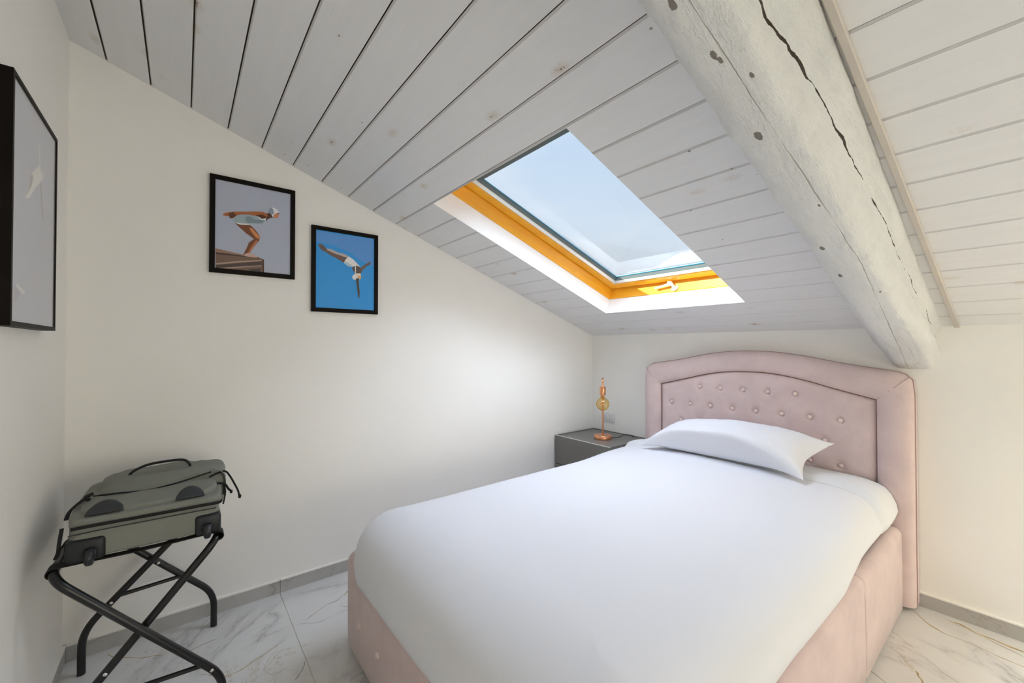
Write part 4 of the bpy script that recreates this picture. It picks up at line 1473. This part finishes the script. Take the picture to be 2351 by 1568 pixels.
for front, z in ((False, .262), (True, .158)):
    b_ = BM()
    A, B = leg_pt(2, front, z), leg_pt(1, front, z)
    tube(b_, [A, B], .0075, 10)
    obj('spreader_bar', b_, M['tube'], rk)
for fr, front, z in ((1, True, .135), (2, True, .235), (2, False, .245), (1, False, .345)):
    P = leg_pt(fr, front, z) + Vector((TR - .002, 0, 0))
    b_ = BM()
    lathe(b_, [(0, -.002), (.006, -.002), (.006, .001), (.0035, .003), (0, .0032)], P, 12, axis='X')
    obj('rivet', b_, M['rivet'], rk)
for sxx in (XF - .055, .36, XB + .055):
    b_ = BM()
    path = []
    for k in range(9):      # wrap round the left bar, cross, wrap round the right bar
        a = radians(250 - 250 * k / 8 + 90 - 90)
        a = radians(270 - 180 * k / 8)
        path.append((YL + (TR + .002) * cos(a), ZT + (TR + .002) * sin(a)))
    for k in range(1, 12):
        t = k / 12
        path.append((YL + (YR - YL) * t, ZT + TR + .001 - .006 * sin(pi * t)))
    for k in range(9):
        a = radians(90 - 180 * k / 8)
        path.append((YR + (TR + .002) * cos(a), ZT + (TR + .002) * sin(a)))
    hw = .022
    th_ = .0016
    vv = []
    for i, (y, z) in enumerate(path):
        a0 = path[max(i - 1, 0)]; a1 = path[min(i + 1, len(path) - 1)]
        d = Vector((0, a1[0] - a0[0], a1[1] - a0[1])).normalized()
        n_ = Vector((0, -d.z, d.y))
        e = abs(y - (YL + YR) / 2) / ((YR - YL) / 2)
        h_ = hw * (.62 + .38 * smoothstep(.72, 1.0, e))
        vv.append([b_.verts.new(Vector((sxx + sgn * h_, y, z)) + n_ * o) for sgn, o in ((-1, -th_), (1, -th_), (1, th_), (-1, th_))])
    for a, b in zip(vv, vv[1:]):
        for k in range(4): b_.faces.new((a[k], a[(k + 1) % 4], b[(k + 1) % 4], b[k]))
    b_.faces.new(vv[0]); b_.faces.new(vv[-1][::-1])
    obj('strap', b_, M['webbing'], rk)

# ================================================================== WHEELED BAG
BZ = .592
bag = thing('wheeled_bag', 'olive grey wheeled travel bag lying on the black luggage rack', 'bag', (.36, -2.88, BZ))
bx0, bx1, by0, by1 = .09, .578, -3.072, -2.690
bm = BM()
def warp_low(q, p):
    return q
puff(bm, ((bx0 + bx1) / 2, (by0 + by1) / 2, BZ + .055), ((bx1 - bx0) / 2, (by1 - by0) / 2, .056), .13, 72, 40, .0015, 1)
body = obj('body', bm, M['canvas'], bag, angle=60)
# zipped rim and second layer
def layer(name, x0, x1, y0, y1, z0, z1, e, wob, seed, mat, fn=None, nu=64, nv=30):
    b_ = BM()
    puff(b_, ((x0 + x1) / 2, (y0 + y1) / 2, (z0 + z1) / 2), ((x1 - x0) / 2, (y1 - y0) / 2, (z1 - z0) / 2), e, nu, nv, wob, seed, fn)
    return obj(name, b_, mat, bag, angle=60)
rim = layer('zip_flap', .10, .582, -3.076, -2.680, BZ + .092, BZ + .128, .22, .003, 3, M['canvas'])
def lid(q, p):
    # sags towards the left and tapers to the front
    q = q.copy()
    q.z *= .80 + .20 * (p.y + 1) / 2
    return q
pocket = layer('front_pocket', .14, .560, -3.062, -2.694, BZ + .085, BZ + .152, .38, .007, 7, M['canvas'], lid)
def crown_(q, p):
    q = q.copy()
    if p.z > 0:
        q.z *= 1 - .25 * max(0, -p.y) ** 3
        q.y *= 1 - .10 * p.z
        q.x *= 1 - .15 * p.z
    return q
upper = layer('main_compartment', .10, .415, -3.045, -2.690, BZ + .08, BZ + .174, .34, .013, 12, M['canvas'], crown_)
side = layer('side_panel', .16, .40, -2.80, -2.655, BZ + .035, BZ + .175, .42, .008, 21, M['canvas'])
# zip lines
bm = BM()
tube(bm, smooth_path([(.5835, by0 + .01, BZ + .103), (.586, -3.0, BZ + .104), (.587, -2.88, BZ + .103), (.586, -2.75, BZ + .102), (.583, by1 - .006, BZ + .101), (.56, by1 + .006, BZ + .100)], 6), .004, 8, flat_=(.005, .003))
obj('zip', bm, M['webbing'], rim)['label'] = 'black zip along the rim'
bm = BM()
tube(bm, smooth_path([(.580, by0 + .004, BZ + .083), (.5815, -3.0, BZ + .085), (.5815, -2.88, BZ + .085), (.5815, -2.75, BZ + .084), (.579, by1 - .012, BZ + .082)], 6), .0016, 6)
obj('piping', bm, M['canvas_dk'], body)
bm = BM()
tube(bm, smooth_path([(.395, -3.035, BZ + .146), (.420, -2.98, BZ + .150), (.428, -2.90, BZ + .146), (.427, -2.83, BZ + .152), (.424, -2.77, BZ + .162), (.41, -2.71, BZ + .172)], 6), .0026, 6)
obj('zip', bm, M['webbing'], upper)['label'] = 'black zip round the main compartment'
# dark half-moon patches on the pocket
for (ya, yb) in ((-3.035, -2.945), (-2.815, -2.735)):
    b_ = BM()
    n_ = 18
    ribs = []
    for i in range(n_ + 1):
        t = i / n_
        y = ya + (yb - ya) * t
        hh = sin(pi * t) ** .6
        row = []
        for k in range(7):
            s = k / 6
            x = .566 - .055 * s * hh
            z = BZ + .127 + .026 * hh * sin(s * pi * .55) + .004
            row.append(b_.verts.new((x, y, z)))
        ribs.append(row)
    for a, b in zip(ribs, ribs[1:]):
        for k in range(6): b_.faces.new((a[k], a[k + 1], b[k + 1], b[k]))
    bmesh.ops.remove_doubles(b_, verts=b_.verts, dist=.0003)
    p_ = obj('patch', b_, M['canvas_dk'], pocket)
    p_['label'] = 'dark half-moon patch'
    md = p_.modifiers.new('thickness', 'SOLIDIFY'); md.thickness = .004; md.offset = 0
# corner guards with wheels
for (ya, yb, wy) in ((by0 - .004, -2.985, -3.018), (-2.762, by1 + .003, -2.728)):
    b_ = BM()
    box(b_, .50, .588, ya, yb, BZ - .004, BZ + .066, .012, 4)
    g_ = obj('corner_guard', b_, M['rubber'], bag, angle=50)
    g_['label'] = 'black moulded corner guard'
    b_ = BM()
    box(b_, .584, .600, wy - .016, wy + .016, BZ + .004, BZ + .036, .006, 3)
    obj('axle_housing', b_, M['rubber'], g_, angle=50)
    b_ = BM()
    lathe(b_, [(0, -.0105), (.018, -.0105), (.0235, -.007), (.025, 0), (.0235, .007), (.018, .0105), (0, .0105)], (.606, wy, BZ + .016), 28, axis='Y')
    obj('wheel', b_, M['wheel'], g_, angle=50)
# top handle
bm = BM()
tube(bm, smooth_path([(.29, -2.955, BZ + .172), (.29, -2.943, BZ + .188), (.29, -2.91, BZ + .204), (.29, -2.87, BZ + .210), (.29, -2.81, BZ + .210), (.29, -2.785, BZ + .202), (.29, -2.772, BZ + .180)], 6), .006, 10, flat_=(.0045, .010))
obj('handle', bm, M['webbing'], bag)
# compression straps and cords
for pth, rr2, fl in (([(.40, -3.045, BZ + .150), (.43, -3.062, BZ + .143), (.47, -3.080, BZ + .128), (.50, -3.084, BZ + .112)], .004, (.003, .006)),
                    ([(.415, -3.035, BZ + .160), (.43, -3.050, BZ + .155), (.44, -3.040, BZ + .148)], .0055, None),
                    ([(.57, -3.082, BZ + .108), (.575, -3.086, BZ + .07), (.57, -3.089, BZ + .04), (.565, -3.096, BZ + .018)], .004, (.003, .006))):
    bm = BM()
    tube(bm, smooth_path(pth, 6), rr2, 8, flat_=fl)
    obj('side_strap', bm, M['webbing'], bag)
bm = BM()
tube(bm, smooth_path([(.40, -2.715, BZ + .150), (.40, -2.690, BZ + .160), (.40, -2.665, BZ + .164), (.39, -2.648, BZ + .140), (.39, -2.632, BZ + .105), (.39, -2.620, BZ + .075), (.39, -2.616, BZ + .055)], 6), .0035, 8)
lathe(bm, [(0, .008), (.004, .006), (.006, 0), (.004, -.008), (0, -.010)], (.39, -2.614, BZ + .052), 12)
obj('side_strap', bm, M['webbing'], bag)
bm = BM()
tube(bm, smooth_path([(.43, -2.712, BZ + .122), (.43, -2.690, BZ + .128), (.43, -2.668, BZ + .122), (.43, -2.655, BZ + .100), (.43, -2.648, BZ + .092)], 6), .0040, 8)
tube(bm, smooth_path([(.43, -2.672, BZ + .122), (.43, -2.665, BZ + .095), (.43, -2.668, BZ + .065), (.43, -2.672, BZ + .045)], 6), .0028, 8)
lathe(bm, [(0, .007), (.004, .005), (.005, 0), (.004, -.006), (0, -.008)], (.43, -2.646, BZ + .088), 12)
obj('side_strap', bm, M['webbing'], bag)
bm = BM()
tube(bm, smooth_path([(.405, -2.745, BZ + .196), (.41, -2.700, BZ + .186), (.40, -2.672, BZ + .160), (.39, -2.664, BZ + .120), (.39, -2.668, BZ + .07)], 6), .003, 8, flat_=(.002, .011))
sp_ = obj('grey_strap', bm, M['canvas'], bag)
